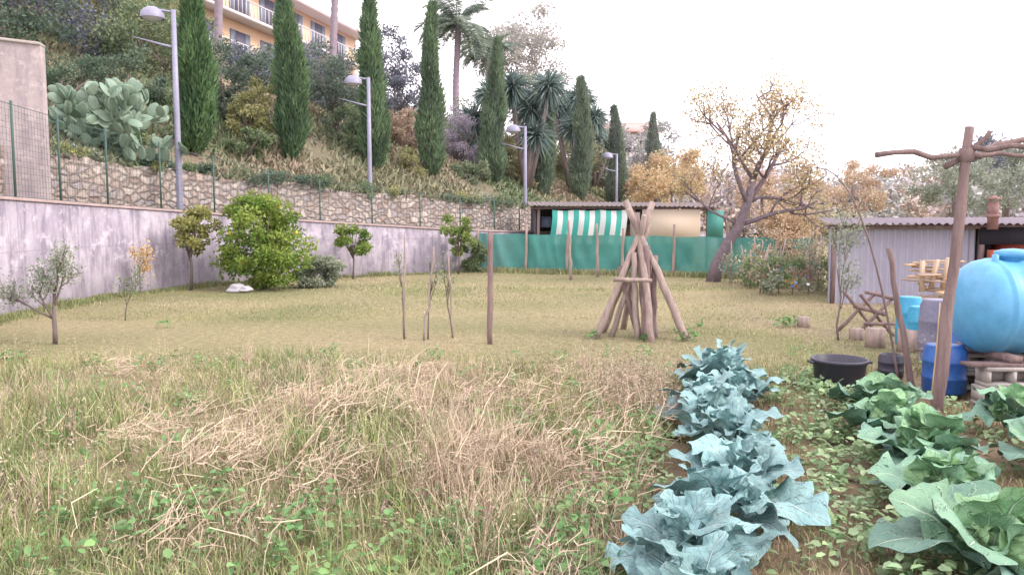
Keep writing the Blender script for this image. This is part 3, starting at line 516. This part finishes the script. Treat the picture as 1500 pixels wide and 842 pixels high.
pole('wooden_stake',(1.72,22.9,0),(1.68,22.9,1.35),.05,5,M_WOOD); pole('wooden_stake',(2.65,24.2,0),(2.6,24.2,1.65),.05,6,M_WOOD)
# ---------------------------------------------------------------- pole tripod
e=empty('wooden_pole_stack',(1.9,11.6,0)); ap=np.array([1.88,11.6,1.74])
legs=[((1.20,11.3),.16,.052,.7),((1.36,11.9),.14,.055,.5),((2.52,11.1),-.1,.055,.9),((2.68,11.95),-.13,.055,.6),((1.75,12.3),.05,.05,.4),((1.98,10.95),-.02,.052,.5),((1.45,11.5),.2,.045,.2)]
for i,((x,y),dx,r0,ov) in enumerate(legs):
    a=np.array([x,y,-.03]); top=ap+np.array([dx*.6,(11.6-y)*.12,-.02*i]); d=top-a; pole('pole_%d'%i,a,a+d*(1+ov*.2),r0,20+i,M_WOOD,9,.008,e)
for i,(x,y,tx,ty,tz) in enumerate([(1.82,11.3,1.78,11.5,1.25),(1.9,11.25,1.98,11.5,1.35),(1.96,11.35,1.86,11.6,1.5),(2.03,11.3,2.12,11.6,1.2),(2.1,11.4,1.96,11.6,1.4),(1.86,11.45,1.6,11.6,1.05),(2.12,11.5,2.05,11.7,1.1)]):
    pole('short_pole_%d'%i,(x,y,-.02),(tx,ty,tz),.05,40+i,M_DWOOD if i%2 else M_WOOD,8,.012,e)
pole('rung',(1.45,11.17,.88),(2.0,11.2,.86),.035,60,M_WOOD,6,.005,e)
weeds('weed_tufts',[(1.2,11.3,.12),(1.35,11.9,.1),(2.5,11.05,.14),(2.66,11.9,.12),(1.9,11.1,.1),(-5.6,12.6,.12),(4.4,12.6,.2),(4.6,12.8,.2),(3.0,12.5,.1),(-7.2,10.0,.25),(-7.5,9.4,.25),(-6.3,9.7,.15)],71,(.04,.09),.14)
# ---------------------------------------------------------------- street lamps
def lamp(x,y,zb,zt,s=1):
    e=empty('street_lamp',(x,y,zb)); A=Acc(); A.tube([(x,y,zb-.1),(x,y,zb+.3),(x,y,(zb+zt)/2),(x,y,zt)],[.095*s,.085*s,.075*s,.06*s],12)
    A.tube([(x,y,zt-.06),(x-.25*s,y-.05*s,zt-.03),(x-.5*s,y-.1*s,zt)],.03*s,8)
    zz=zt-.95*s; A.tube([(x,y,zz),(x-.3*s,y-.06*s,zz+.06),(x-.6*s,y-.12*s,zz+.14),(x-1.0*s,y-.2*s,zz+.24)],[.035*s,.03*s,.02*s,.008*s],6)
    c=(x-.5*s,y-.1*s,zt-.22*s); A.lathe([(.30*s,-.02),(.30*s,.0),(.285*s,.10*s),(.22*s,.2*s),(.12*s,.26*s),(.001,.28*s)],c,20)
    obj('pole_and_shade',A,M_STEEL,e,smooth=True); B=Acc(); B.lathe([(.001,-.10*s),(.12*s,-.09*s),(.2*s,-.05*s),(.27*s,-.01),(.27*s,.02)],c,18); obj('diffuser',B,M_GLASS,e,smooth=True)
lamp(-8.75,20.8,1.8,7.15); lamp(-4.85,27,1.3,6.55); lamp(.55,33,1.1,5.65); lamp(5.55,42,1.0,5.3); lamp(33.8,70,0,6.3,1.1); lamp(36,78,0,5.8,1.1)
# ---------------------------------------------------------------- green net fence
m,nt,p,o=newmat('shade_net'); tc=N(nt,'ShaderNodeTexCoord').outputs['Object']; f=noise(nt,tc,1.4,5)
c=mixc(nt,ramp(nt,f,.3,.7),(.05,.25,.22),(.10,.35,.31)); nt.links.new(c,p.inputs['Base Color']); p.inputs['Roughness'].default_value=.8
t=N(nt,'ShaderNodeBsdfTransparent'); mx=N(nt,'ShaderNodeMixShader'); mx.inputs[0].default_value=.1; nt.links.new(p.outputs[0],mx.inputs[1]); nt.links.new(t.outputs[0],mx.inputs[2]); nt.links.new(mx.outputs[0],o.inputs[0]); M_NET=m
e=empty('green_net_fence',(-1.2,27,0)); l=np.linspace(0,1,260); x=-1.2+10*l; y=27-4*l; v=np.linspace(0,1,10)
top=1.32-.1*l-.035*np.abs(np.sin(l*np.pi*7)); V_=np.repeat(v[None],260,0)
Xg=np.repeat(x[:,None],10,1)+.02*np.sin(l*60)[:,None]*v; Yg=np.repeat(y[:,None],10,1)+(.06*np.sin(l*40+3*np.sin(l*9))[:,None]+.035*np.sin(l[:,None]*150+5*V_+3*np.sin(l*23)[:,None]))*(np.sin(v*3.1)+.2); Zg=top[:,None]*v+.01
A=Acc(); A.grid(np.stack([Xg,Yg,Zg],-1)); obj('net',A,M_NET,e,smooth=True)
for i,lx in enumerate([.0,.165,.30,.47,.62,.77,.9,1.0]):
    pole('post_%d'%i,(-1.2+10*lx,26.85-4*lx,-.05),(-1.2+10*lx+.03,26.85-4*lx,1.5+.25*((i*7)%3)/2),.05,80+i,M_WOOD,6,.01,e)
A=Acc(); y2=np.linspace(27,29.5,20); A.grid(np.stack([np.stack([np.full(20,-1.2)+.03*np.sin(y2*9),y2,0*y2],-1),np.stack([np.full(20,-1.2),y2,0*y2+1.3],-1)],1)); obj('net_return',A,M_NET,e)
# ---------------------------------------------------------------- open shed with striped awning
def corr(acc,p0,u,v,nw,amp,col=(.5,.5,.5),nrmv=(0,0,1)):
    n=nw*8+1; t=np.linspace(0,1,n)[:,None,None]; s=np.linspace(0,1,3)[None,:,None]; P=np.array(p0,float)+t*np.array(u,float)+s*np.array(v,float)+amp*np.sin(t*nw*2*np.pi)*np.array(nrmv,float); acc.grid(P,False,col)
e=empty('open_shed',(.9,29,0)); A=Acc()
for x in (.95,2.6,4.4,6.1,7.1): A.tube([(x,28.6,0),(x,28.6,1.1),(x+.02,28.6,2.2)],.06,8)
for x in (.95,4.4,7.1): A.tube([(x,31.4,0),(x,31.4,1.1),(x,31.4,2.35)],.06,8)
A.tube([(.7,28.55,2.2),(4,28.55,2.21),(7.3,28.55,2.16)],.05,8); obj('frame',A,M_DWOOD,e)
A=Acc(); corr(A,(.6,28.3,2.29),(6.9,0,-.05),(0,3.4,.22),40,.02); obj('roof',A,simple('old_roof_sheet',(.26,.22,.22),(.16,.13,.15),3,.9),e,smooth=True)
A=Acc(); A.box((4,31.5,1.15),(6.5,.06,2.3)); A.box((.85,30,1.15),(.05,2.7,2.2)); obj('back_walls',A,simple('shed_dark_board',(.12,.11,.13),None,3,.9),e)
A=Acc(); ns=14; x0,x1=1.45,4.15
for i in range(ns):
    V=[]
    for (yy,zz,dx) in ((28.42,2.13,0),(28.34,1.85,0),(28.30,1.55,-.03),(28.36,1.2,-.07),(28.42,.9,-.1)):
        V.append([(x0+(x1-x0)*(i+q)/ns+dx,yy+.035*math.sin((i+q)*1.3+zz*2),zz-.03*abs(math.sin((i+q)*.7))*(zz>2)) for q in (0,.5,1)])
    A.grid(np.array(V),False,(.05,.36,.31) if i%2==0 else (.60,.62,.62))
obj('striped_awning',A,M_PAINT,e)
A=Acc(); A.box((5.75,28.46,1.55),(2.1,.04,1.2),0,(.60,.50,.40)); A.box((4.45,28.5,1.5),(.35,.05,1.1),0,(.40,.36,.34)); obj('tan_panels',A,M_PAINT,e)
A=Acc(); A.box((7.35,28.5,1.6),(.6,.04,1.0),.05); obj('green_tarp',A,M_NET,e)
A=Acc()
for (x,z,w,h,c) in ((1.25,1.7,.35,.4,(.2,.25,.4)),(3.2,1.4,.6,.3,(.35,.3,.25)),(4.3,1.3,.4,.6,(.3,.2,.15)),(6.8,1.2,.3,.3,(.5,.5,.55))): A.box((x,29.6,z),(w,.4,h),.2,c)
obj('stored_boxes',A,M_PAINT,e)
# ---------------------------------------------------------------- big autumn fruit tree
r=np.random.default_rng(305); e=empty('autumn_fruit_tree',(5.75,22.4,0)); tubes=[];tips=[]
tk=np.array([(5.75,22.4,-.1),(5.85,22.4,.5),(6.1,22.4,1.0),(6.45,22.35,1.6),(6.65,22.3,2.2),(6.8,22.3,2.9)]); tubes.append((tk,np.array([.22,.17,.15,.14,.125,.10])))
for (b,d,L,rad) in ((tk[5],(.1,0,1),2.0,.08),(tk[4],(.8,.1,.75),2.2,.075),(tk[4],(-.7,-.1,.8),2.1,.075),(tk[3],(1.1,-.2,.3),2.2,.07),(tk[5],(-.5,.3,.9),1.9,.06),(tk[5],(.4,-.6,.8),1.7,.055),(tk[3],(-.9,.2,.6),1.6,.045),(tk[4],(.9,.3,.1),2.2,.055)):
    grow(r,b,d,L,rad,3,tubes,tips,.03,.18,(3,3),.95,.62)
A=Acc()
for p_,q in tubes: A.tube(p_,np.maximum(q,.006),4 if q[0]<.03 else 9)
obj('trunk_and_branches',A,simple('fruit_bark',(.24,.19,.22),(.13,.10,.12),10,.9,0,.02),e,smooth=True)
T=np.array(tips); n=6800; k=r.integers(0,len(T),n); P=T[k]+r.normal(0,.16,(n,3)); t=r.random(n); B=Acc(); B.leaves(P,nrm(r.normal(size=(n,3))),r.uniform(.06,.12,n),.055,r,jit(lerp((.55,.40,.30),(.46,.43,.22),t),n,r,.2)); obj('foliage',B,M_LEAF,e)
tree('autumn_fruit_tree',(9.2,27,0),3.8,.35,.1,3,.12,3500,'pink',310,(0,0,1),(4,5),1.0,.2)
tree('autumn_fruit_tree',(12.2,30,0),4,.35,.1,3,.13,3500,'pale',311,(0,0,1),(4,5),1.0,.22)
tree('autumn_fruit_tree',(7.4,21.5,0),2.4,.4,.05,3,.08,1000,'pink',312,(0.1,0,1),(3,4),.9,.1)
for i,(x,y,z,rx,rz,n,lf,pal) in enumerate([(8.8,44,4.4,2.2,1.6,6000,.2,'gold'),(7.3,40,3.6,1.7,1.1,4000,.17,'gold'),(19,34,3.4,1.8,1.3,5000,.15,'olive'),(15.5,36,3.3,1.8,1.2,4000,.15,'pink'),(22.5,36,3.7,2.2,1.7,6000,.16,'olive'),(28,45,5.0,2.6,1.7,6000,.2,'blue'),(31,43,4.5,2.4,2.0,6000,.2,'blue'),(12,38,3.2,1.9,1.3,4000,.16,'pink')]):
    A=Acc(); clumps(A,(x,y,z),(rx,rx,rz),n,lf,pal,400+i); e=empty('orchard_tree',(x,y,0)); obj('foliage',A,M_LEAF,e); B=Acc(); B.tube([(x,y,0),(x+.1,y,z*.5),(x,y,z)],[.15,.12,.06]); obj('trunk',B,M_BARK,e)
A=Acc(); r=np.random.default_rng(77)
for k in range(70):
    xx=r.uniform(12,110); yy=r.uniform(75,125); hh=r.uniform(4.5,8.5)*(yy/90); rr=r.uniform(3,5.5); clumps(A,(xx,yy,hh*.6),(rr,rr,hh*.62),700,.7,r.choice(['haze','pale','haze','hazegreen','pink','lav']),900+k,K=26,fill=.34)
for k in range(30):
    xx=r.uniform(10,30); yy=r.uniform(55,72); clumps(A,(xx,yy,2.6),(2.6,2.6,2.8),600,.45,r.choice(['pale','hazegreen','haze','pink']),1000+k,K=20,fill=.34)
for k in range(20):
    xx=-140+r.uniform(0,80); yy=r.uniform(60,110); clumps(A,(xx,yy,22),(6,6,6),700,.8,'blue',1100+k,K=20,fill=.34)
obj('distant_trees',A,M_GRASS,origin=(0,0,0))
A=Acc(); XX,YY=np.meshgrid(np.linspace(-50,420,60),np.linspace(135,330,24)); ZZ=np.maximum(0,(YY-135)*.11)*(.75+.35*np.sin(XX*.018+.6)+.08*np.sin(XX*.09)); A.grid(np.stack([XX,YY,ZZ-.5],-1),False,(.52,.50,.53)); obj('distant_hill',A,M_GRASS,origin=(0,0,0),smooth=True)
# ---------------------------------------------------------------- apartment building
e=empty('apartment_building',(-17,60,12)); a=np.array([-21.0,46.0]); b=np.array([-14.0,72.0]); d=nrm(b-a); L=float(np.linalg.norm(b-a)); nn=np.array([d[1],-d[0]]); rz=math.atan2(d[1],d[0])
def bp(l,o): q=a+d*l+nn*o; return q[0],q[1]
A=Acc(); cx,cy=bp(L/2,-5); A.box((cx,cy,13.5),(L,10,9.0),rz,(.80,.56,.40)); cx,cy=bp(L*.3,-6); A.box((cx,cy,20.5),(L*.55,8,5.0),rz,(.80,.56,.40)); obj('walls',A,M_PAINT,e)
A=Acc(); cx,cy=bp(L/2,-4.6); A.box((cx,cy,18.2),(L+1,11.6,.35),rz,(.62,.50,.52))
for zf in (12.3,15.3): cx,cy=bp(L/2,.6); A.box((cx,cy,zf),(L-.8,1.2,.22),rz,(.66,.60,.63))
for zf in (16.4,13.4):
    cx,cy=bp(L/2,1.2); A.box((cx,cy,zf),(L-.8,.06,.07),rz,(.6,.58,.63))
    for l in np.arange(.6,L-.5,.45): cx,cy=bp(l,1.2); A.box((cx,cy,zf-.5),(.05,.04,1.0),rz,(.6,.58,.63))
obj('balconies_and_eaves',A,M_PAINT,e)
A=Acc()
for zf in (13.6,16.7):
    for l in np.arange(2,L-1,3.6):
        cx,cy=bp(l,.02); A.box((cx,cy,zf),(1.1,.08,2.0),rz,(.14,.14,.20))
        for s in (-.85,.85): cx,cy=bp(l+s,.05); A.box((cx,cy,zf),(.55,.06,2.0),rz,(.22,.26,.34))
for l in np.arange(2,L*.55,3.6): cx,cy=bp(l,-1.98); A.box((cx,cy,20.3),(1.3,.08,1.8),rz,(.14,.14,.22))
obj('windows_and_shutters',A,M_PAINT,e)
e=empty('hill_house',(10,72,5)); A=Acc(); A.box((10.2,74,7.4),(5.5,5,5),.2,(.72,.66,.64)); obj('walls',A,M_PAINT,e); A=Acc()
for s in (-1,1): A.box((10.2,74+s*1.45,10.25),(6.4,3.3,.18),.0,(.50,.30,.28),-s*.33)
obj('roof',A,M_PAINT,e); A=Acc()
for dx in (-1.5,.2,1.7): A.box((10.2+dx,71.4+dx*.2,8.5),(.7,.2,1.0),.2,(.1,.1,.14))
obj('windows',A,M_PAINT,e)
# ---------------------------------------------------------------- corrugated metal shed
M_SHEET=simple('galvanised_sheet',(.46,.46,.56),(.38,.37,.48),1.3,.6,.05,.003,(1,1,.3))
e=empty('corrugated_metal_shed',(6.6,16.2,0)); A=Acc(); corr(A,(6.62,16.3,0),(2.9,-.15,0),(0,0,1.58),22,.022,nrmv=(0,1,0)); corr(A,(6.62,16.3,0),(1.25,3.2,0),(0,0,1.58),22,.02,nrmv=(1,0,0)); obj('sheet_walls',A,M_SHEET,e,smooth=True)
A=Acc(); corr(A,(6.4,15.9,1.66),(6.9,-.5,0),(1.3,4.0,.14),46,.02); obj('roof',A,simple('roof_sheet',(.26,.22,.26),(.17,.14,.18),2,.8),e,smooth=True)
A=Acc(); A.box((9.55,16.0,.82),(.09,.09,1.64)); A.box((12.6,15.6,.82),(.09,.09,1.64)); A.box((6.66,16.24,.79),(.07,.07,1.58)); A.box((9.5,15.98,1.6),(6.2,.05,.08),-.07); obj('frame',A,M_DWOOD,e)
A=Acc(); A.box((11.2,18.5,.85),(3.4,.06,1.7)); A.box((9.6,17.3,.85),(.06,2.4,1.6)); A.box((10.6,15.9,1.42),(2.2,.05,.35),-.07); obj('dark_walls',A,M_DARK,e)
A=Acc(); A.box((10.0,16.3,.6),(.7,.5,.5),.1,(.62,.16,.08)); A.box((10.5,16.6,1.1),(.6,.3,.35),.1,(.5,.12,.1)); A.box((9.85,15.7,1.02),(.5,.35,.24),.2,(.66,.2,.12)); A.box((9.7,15.2,.4),(.6,.5,.8),.2,(.25,.12,.12)); obj('stored_goods',A,M_PAINT,e)
e=empty('stove_pipe',(9.5,15.6,1.6)); A=Acc(); A.tube([(9.52,15.6,1.55),(9.52,15.6,1.9),(9.52,15.6,2.1)],.10,14); A.lathe([(.14,0),(.14,.02),(.001,.09)],(9.52,15.6,2.14),14); A.lathe([(.11,-.02),(.125,0),(.125,.03),(.11,.05)],(9.52,15.6,1.8),14); obj('pipe',A,M_RUST,e,smooth=True)
# ---------------------------------------------------------------- planks, sawhorse, stumps, barrels
r=np.random.default_rng(9); e=empty('plank_pile',(7.0,13,0)); A=Acc()
for i in range(17):
    A.box((6.95+r.uniform(-.25,.3),12.9+r.uniform(-.3,.3),.5+.035*i),(r.uniform(.4,.8),.11,.025),r.uniform(-1.2,1.2),((.54,.42,.32),(.42,.31,.24),(.58,.40,.24))[i%3],r.uniform(-.2,.2))
for i in range(4): A.box((6.65+i*.19,12.7,.82+.03*i),(.08,.03,.5),.2,(.50,.38,.28),r.uniform(-.5,.5))
A.box((6.95,12.9,.24),(.8,.6,.46),.1,(.4,.3,.22)); obj('planks',A,M_PAINT,e)
e=empty('sawhorse',(5.45,11.9,0))
for i,y in enumerate((11.6,12.2)):
    pole('leg_a%d'%i,(5.1,y,0),(5.7,y,.62),.03,160+i,M_DWOOD,5,.004,e); pole('leg_b%d'%i,(5.72,y+.07,0),(5.2,y+.07,.62),.03,165+i,M_DWOOD,5,.004,e)
pole('rail_top',(5.44,11.4,.36),(5.44,12.4,.36),.035,170,M_DWOOD,5,.004,e); pole('rail_low',(5.2,11.5,.2),(5.7,11.55,.2),.025,171,M_DWOOD,5,.004,e)
pole('rail_side',(5.62,11.4,.58),(5.66,12.5,.58),.03,172,M_DWOOD,5,.004,e)
for i,(x,y,rr,h) in enumerate(((4.95,10.6,.13,.26),(5.2,10.2,.14,.3),(5.0,11.3,.1,.16),(4.75,12.7,.1,.16),(5.3,9.6,.15,.33),(5.55,10.9,.14,.2))):
    A=Acc(); A.tube([(x,y,-.02),(x,y,h/2),(x,y,h)],[rr*1.05,rr*.97,rr],12); obj('log_stump',A,M_WOOD)
def barrel(name,x,y,R_,h,mat,z=0,lid=True):
    pr=[(.001,0),(R_*.9,0),(R_*.95,.02),(R_,.08*h),(R_,.3*h),(R_*1.03,.32*h),(R_*1.03,.35*h),(R_,.37*h),(R_,.64*h),(R_*1.03,.66*h),(R_*1.03,.69*h),(R_,.71*h),(R_*.98,.9*h),(R_*.86,.98*h),(R_*.86,h)]
    pr+= [(R_*.6,h+.005),(.001,h+.005)] if lid else [(R_*.82,h),(R_*.82,.5*h),(.001,.5*h)]
    A=Acc(); A.lathe(pr,(x,y,z),28); o=obj(name,A,mat,smooth=True); return o
barrel('blue_barrel',4.32,7.75,.2,.48,M_BLUEB); barrel('grey_barrel',5.1,9.3,.22,.78,M_GREYB); barrel('light_blue_barrel',5.55,10.9,.17,.66,M_TEALB); barrel('light_blue_barrel',5.35,10.2,.16,.6,M_TEALB); barrel('blue_barrel',5.0,8.6,.2,.5,M_BLUEB); barrel('dark_bucket',4.15,8.5,.13,.26,M_BLK,0,False)
e=empty('black_garden_tub',(3.25,7.7,0)); A=Acc(); A.lathe([(.001,0),(.20,0),(.215,.02),(.252,.32),(.272,.325),(.275,.35),(.262,.355),(.25,.35),(.235,.24),(.21,.20)],(3.25,7.7,0),36)
for s in (-1,1): A.box((3.25+s*.28,7.7,.32),(.04,.12,.022))
obj('tub',A,M_BLK,e,smooth=True); A=Acc(); A.lathe([(.243,.27),(.12,.29),(.001,.285)],(3.25,7.7,0),20); obj('soil',A,simple('tub_soil',(.1,.07,.05),(.2,.15,.1),20,.95),e)
# ---------------------------------------------------------------- water tank on blocks
e=empty('water_tank',(4.95,7.55,.4)); A=Acc(); Rr=.455; zc=.885
pr=[(.001,0)]
for t in np.linspace(.1,1,8): pr.append((Rr*math.sin(t*math.pi/2),.26*(1-math.cos(t*math.pi/2))))
for i in range(5):
    z=.26+i*.21; pr+=[(Rr,z+.03),(Rr*1.03,z+.045),(Rr*1.03,z+.075),(Rr,z+.09),(Rr*.988,z+.15)]
z=.26+5*.21
for t in np.linspace(1,.1,8): pr.append((Rr*math.sin(t*math.pi/2),z+.26-.26*(1-math.cos(t*math.pi/2))+.0))
pr.append((.001,z+.26)); A.lathe(pr,(4.32,7.6,zc),40,'x'); A.lathe([(.14,0),(.14,.48),(.16,.48),(.16,.53),(.10,.55),(.001,.56)],(4.85,7.6,zc),24); A.lathe([(.03,.4),(.03,.5),(.001,.51)],(4.62,7.5,zc),12); obj('tank_body',A,M_TANK,e,smooth=True)
A=Acc()
for x in (4.65,5.35): A.box((x,7.6,.435),(.12,.9,.06))
A.box((4.95,7.2,.386),(1.5,.16,.03)); A.box((4.95,7.95,.386),(1.5,.16,.03)); obj('cradle_boards',A,M_DWOOD,e)
e=empty('concrete_block_stack',(4.9,7.3,0)); A=Acc()
def hblock(x,y,z,l=.5,h=.182,w=.2):
    t=.035
    A.box((x,y,z+t/2),(l,w,t)); A.box((x,y,z+h-t/2),(l,w,t))
    for k in (-1,0,1): A.box((x+k*(l-t)/2,y,z+h/2),(t,w-.003*abs(k)-.004,h-2*t-.001))
    A.box((x,y+w*.3,z+h/2),(l-t*2,.02,h-2*t-.002))
for yy in (7.2,7.95):
    for row in range(2):
        for k in range(3): hblock(4.58+k*.505+(.03 if row else 0),yy,row*.184+.002*(row+1))
obj('blocks',A,M_BLOCK,e)
# ---------------------------------------------------------------- pergola post
e=empty('rustic_pergola',(3.8,6.9,0))
pole('post',(3.79,6.9,-.1),(3.97,6.9,2.52),.055,301,M_DWOOD,12,.004,e,.04); pole('crossbeam',(3.12,6.8,2.27),(4.95,7.05,2.3),.024,302,M_DWOOD,12,.012,e); pole('branch',(3.80,6.95,2.18),(4.9,7.1,2.55),.028,303,M_DWOOD,10,.015,e); pole('fork_stub',(3.95,6.9,2.25),(4.12,6.85,2.48),.022,304,M_DWOOD,6,.01,e); pole('branch_b',(3.96,6.9,2.35),(4.9,6.2,2.26),.025,305,M_DWOOD,8,.015,e); pole('upper_rail',(4.36,6.7,2.72),(5.4,6.75,2.74),.028,306,M_DWOOD,8,.01,e)
pole('far_post',(5.2,6.2,0),(5.15,6.2,2.4),.06,307,M_DWOOD,10,.012,e)
A=Acc(); A.lathe([(.045,-.05),(.062,-.02),(.064,.03),(.05,.07)],(3.95,6.9,2.27),10); obj('lashing',A,M_DWOOD,e,smooth=True)
pole('leaning_stake',(4.02,7.75,-.03),(3.74,7.8,1.44),.032,310,M_DWOOD,10,.008)
A=Acc(); t=np.linspace(0,1,16); A.tube(np.stack([3.05+.95*t**.75,8+0*t,2.25-2.25*t**1.7],-1),np.linspace(.006,.014,16),5); obj('bent_cane',A,M_DWOOD,smooth=True)
pole('bamboo_cane',(3.9,7.2,0),(4.0,7.3,.95),.008,311,M_PLANK,5,.004)
r=np.random.default_rng(55); e=empty('vegetable_patch',(7.0,18,0)); A=Acc(); B=Acc(); C=Acc()
for i in range(34):
    x=r.uniform(5.9,8.3); y=r.uniform(17,22); h=r.uniform(.7,1.5); B.tube([(x,y,0),(x+.02,y,h/2),(x+r.normal(0,.08),y,h)],.018,5); clumps(A,(x,y,h*.45),(.25,.25,h*.45),240,.09,r.choice(['mid','olive','pale','orange']),1500+i,K=9,fill=.5)
n=90; P=np.stack([r.uniform(6,8.2,n),r.uniform(17,21,n),r.uniform(.15,.8,n)],-1); C.leaves(P,nrm(r.normal(size=(n,3))),.09,.09,r,np.array([[(.75,.12,.2),(.85,.8,.8),(.75,.5,.1),(.15,.25,.6)][q] for q in r.integers(0,4,n)]))
obj('plants',A,M_LEAF,e); obj('stakes',B,M_WOOD,e); obj('flowers',C,M_LEAF,e)
A=Acc(); th=np.linspace(0,np.pi,12)[:,None]; ph=np.arange(16)/16*6.283
for (cx,cy,s) in ((-6.7,19.05,.17),(-6.45,18.95,.11)):
    D=np.stack([np.sin(th)*np.cos(ph),np.sin(th)*np.sin(ph),np.cos(th)+0*ph],-1); rr=s*(1+.35*nz(D.reshape(-1,3),4,5).reshape(12,16)); V=D*rr[...,None]*np.array([1.3,.9,.7]); V[...,2]=np.maximum(V[...,2],-.07)+.07; A.grid(V+np.array([cx,cy,0]),True,(.5,.5,.54))
obj('white_sack',A,M_PAINT,smooth=False)
# ---------------------------------------------------------------- camera, light
cam=bpy.data.cameras.new('camera'); co=bpy.data.objects.new('camera',cam); scene.collection.objects.link(co); co.location=(0,0,1.7); co.rotation_euler=(math.radians(90-4.77),0,0)
cam.sensor_width=36; cam.lens=27.6; cam.clip_end=2500; scene.camera=co
EL,AZ=40,105
sd=bpy.data.lights.new('sun','SUN'); so=bpy.data.objects.new('sun',sd); scene.collection.objects.link(so); sd.energy=2.5; sd.angle=math.radians(16); sd.color=(1,.91,.80)
dv=Vector((math.sin(math.radians(AZ))*math.cos(math.radians(EL)),math.cos(math.radians(AZ))*math.cos(math.radians(EL)),math.sin(math.radians(EL)))); so.rotation_euler=dv.to_track_quat('Z','Y').to_euler()
w=bpy.data.worlds.new('World'); scene.world=w; w.use_nodes=True; nt=w.node_tree; bg=nt.nodes['Background']; sk=N(nt,'ShaderNodeTexSky',sky_type='NISHITA'); sk.sun_disc=False; sk.sun_elevation=math.radians(EL); sk.sun_rotation=math.radians(AZ); sk.air_density=1.5; sk.dust_density=4
mx=mixc(nt,.85,sk.outputs[0],(18.2,16.6,17.6)); nt.links.new(mx,bg.inputs[0]); bg.inputs[1].default_value=.15
scene.view_settings.view_transform='Standard'; scene.view_settings.look='None'; scene.view_settings.exposure=0
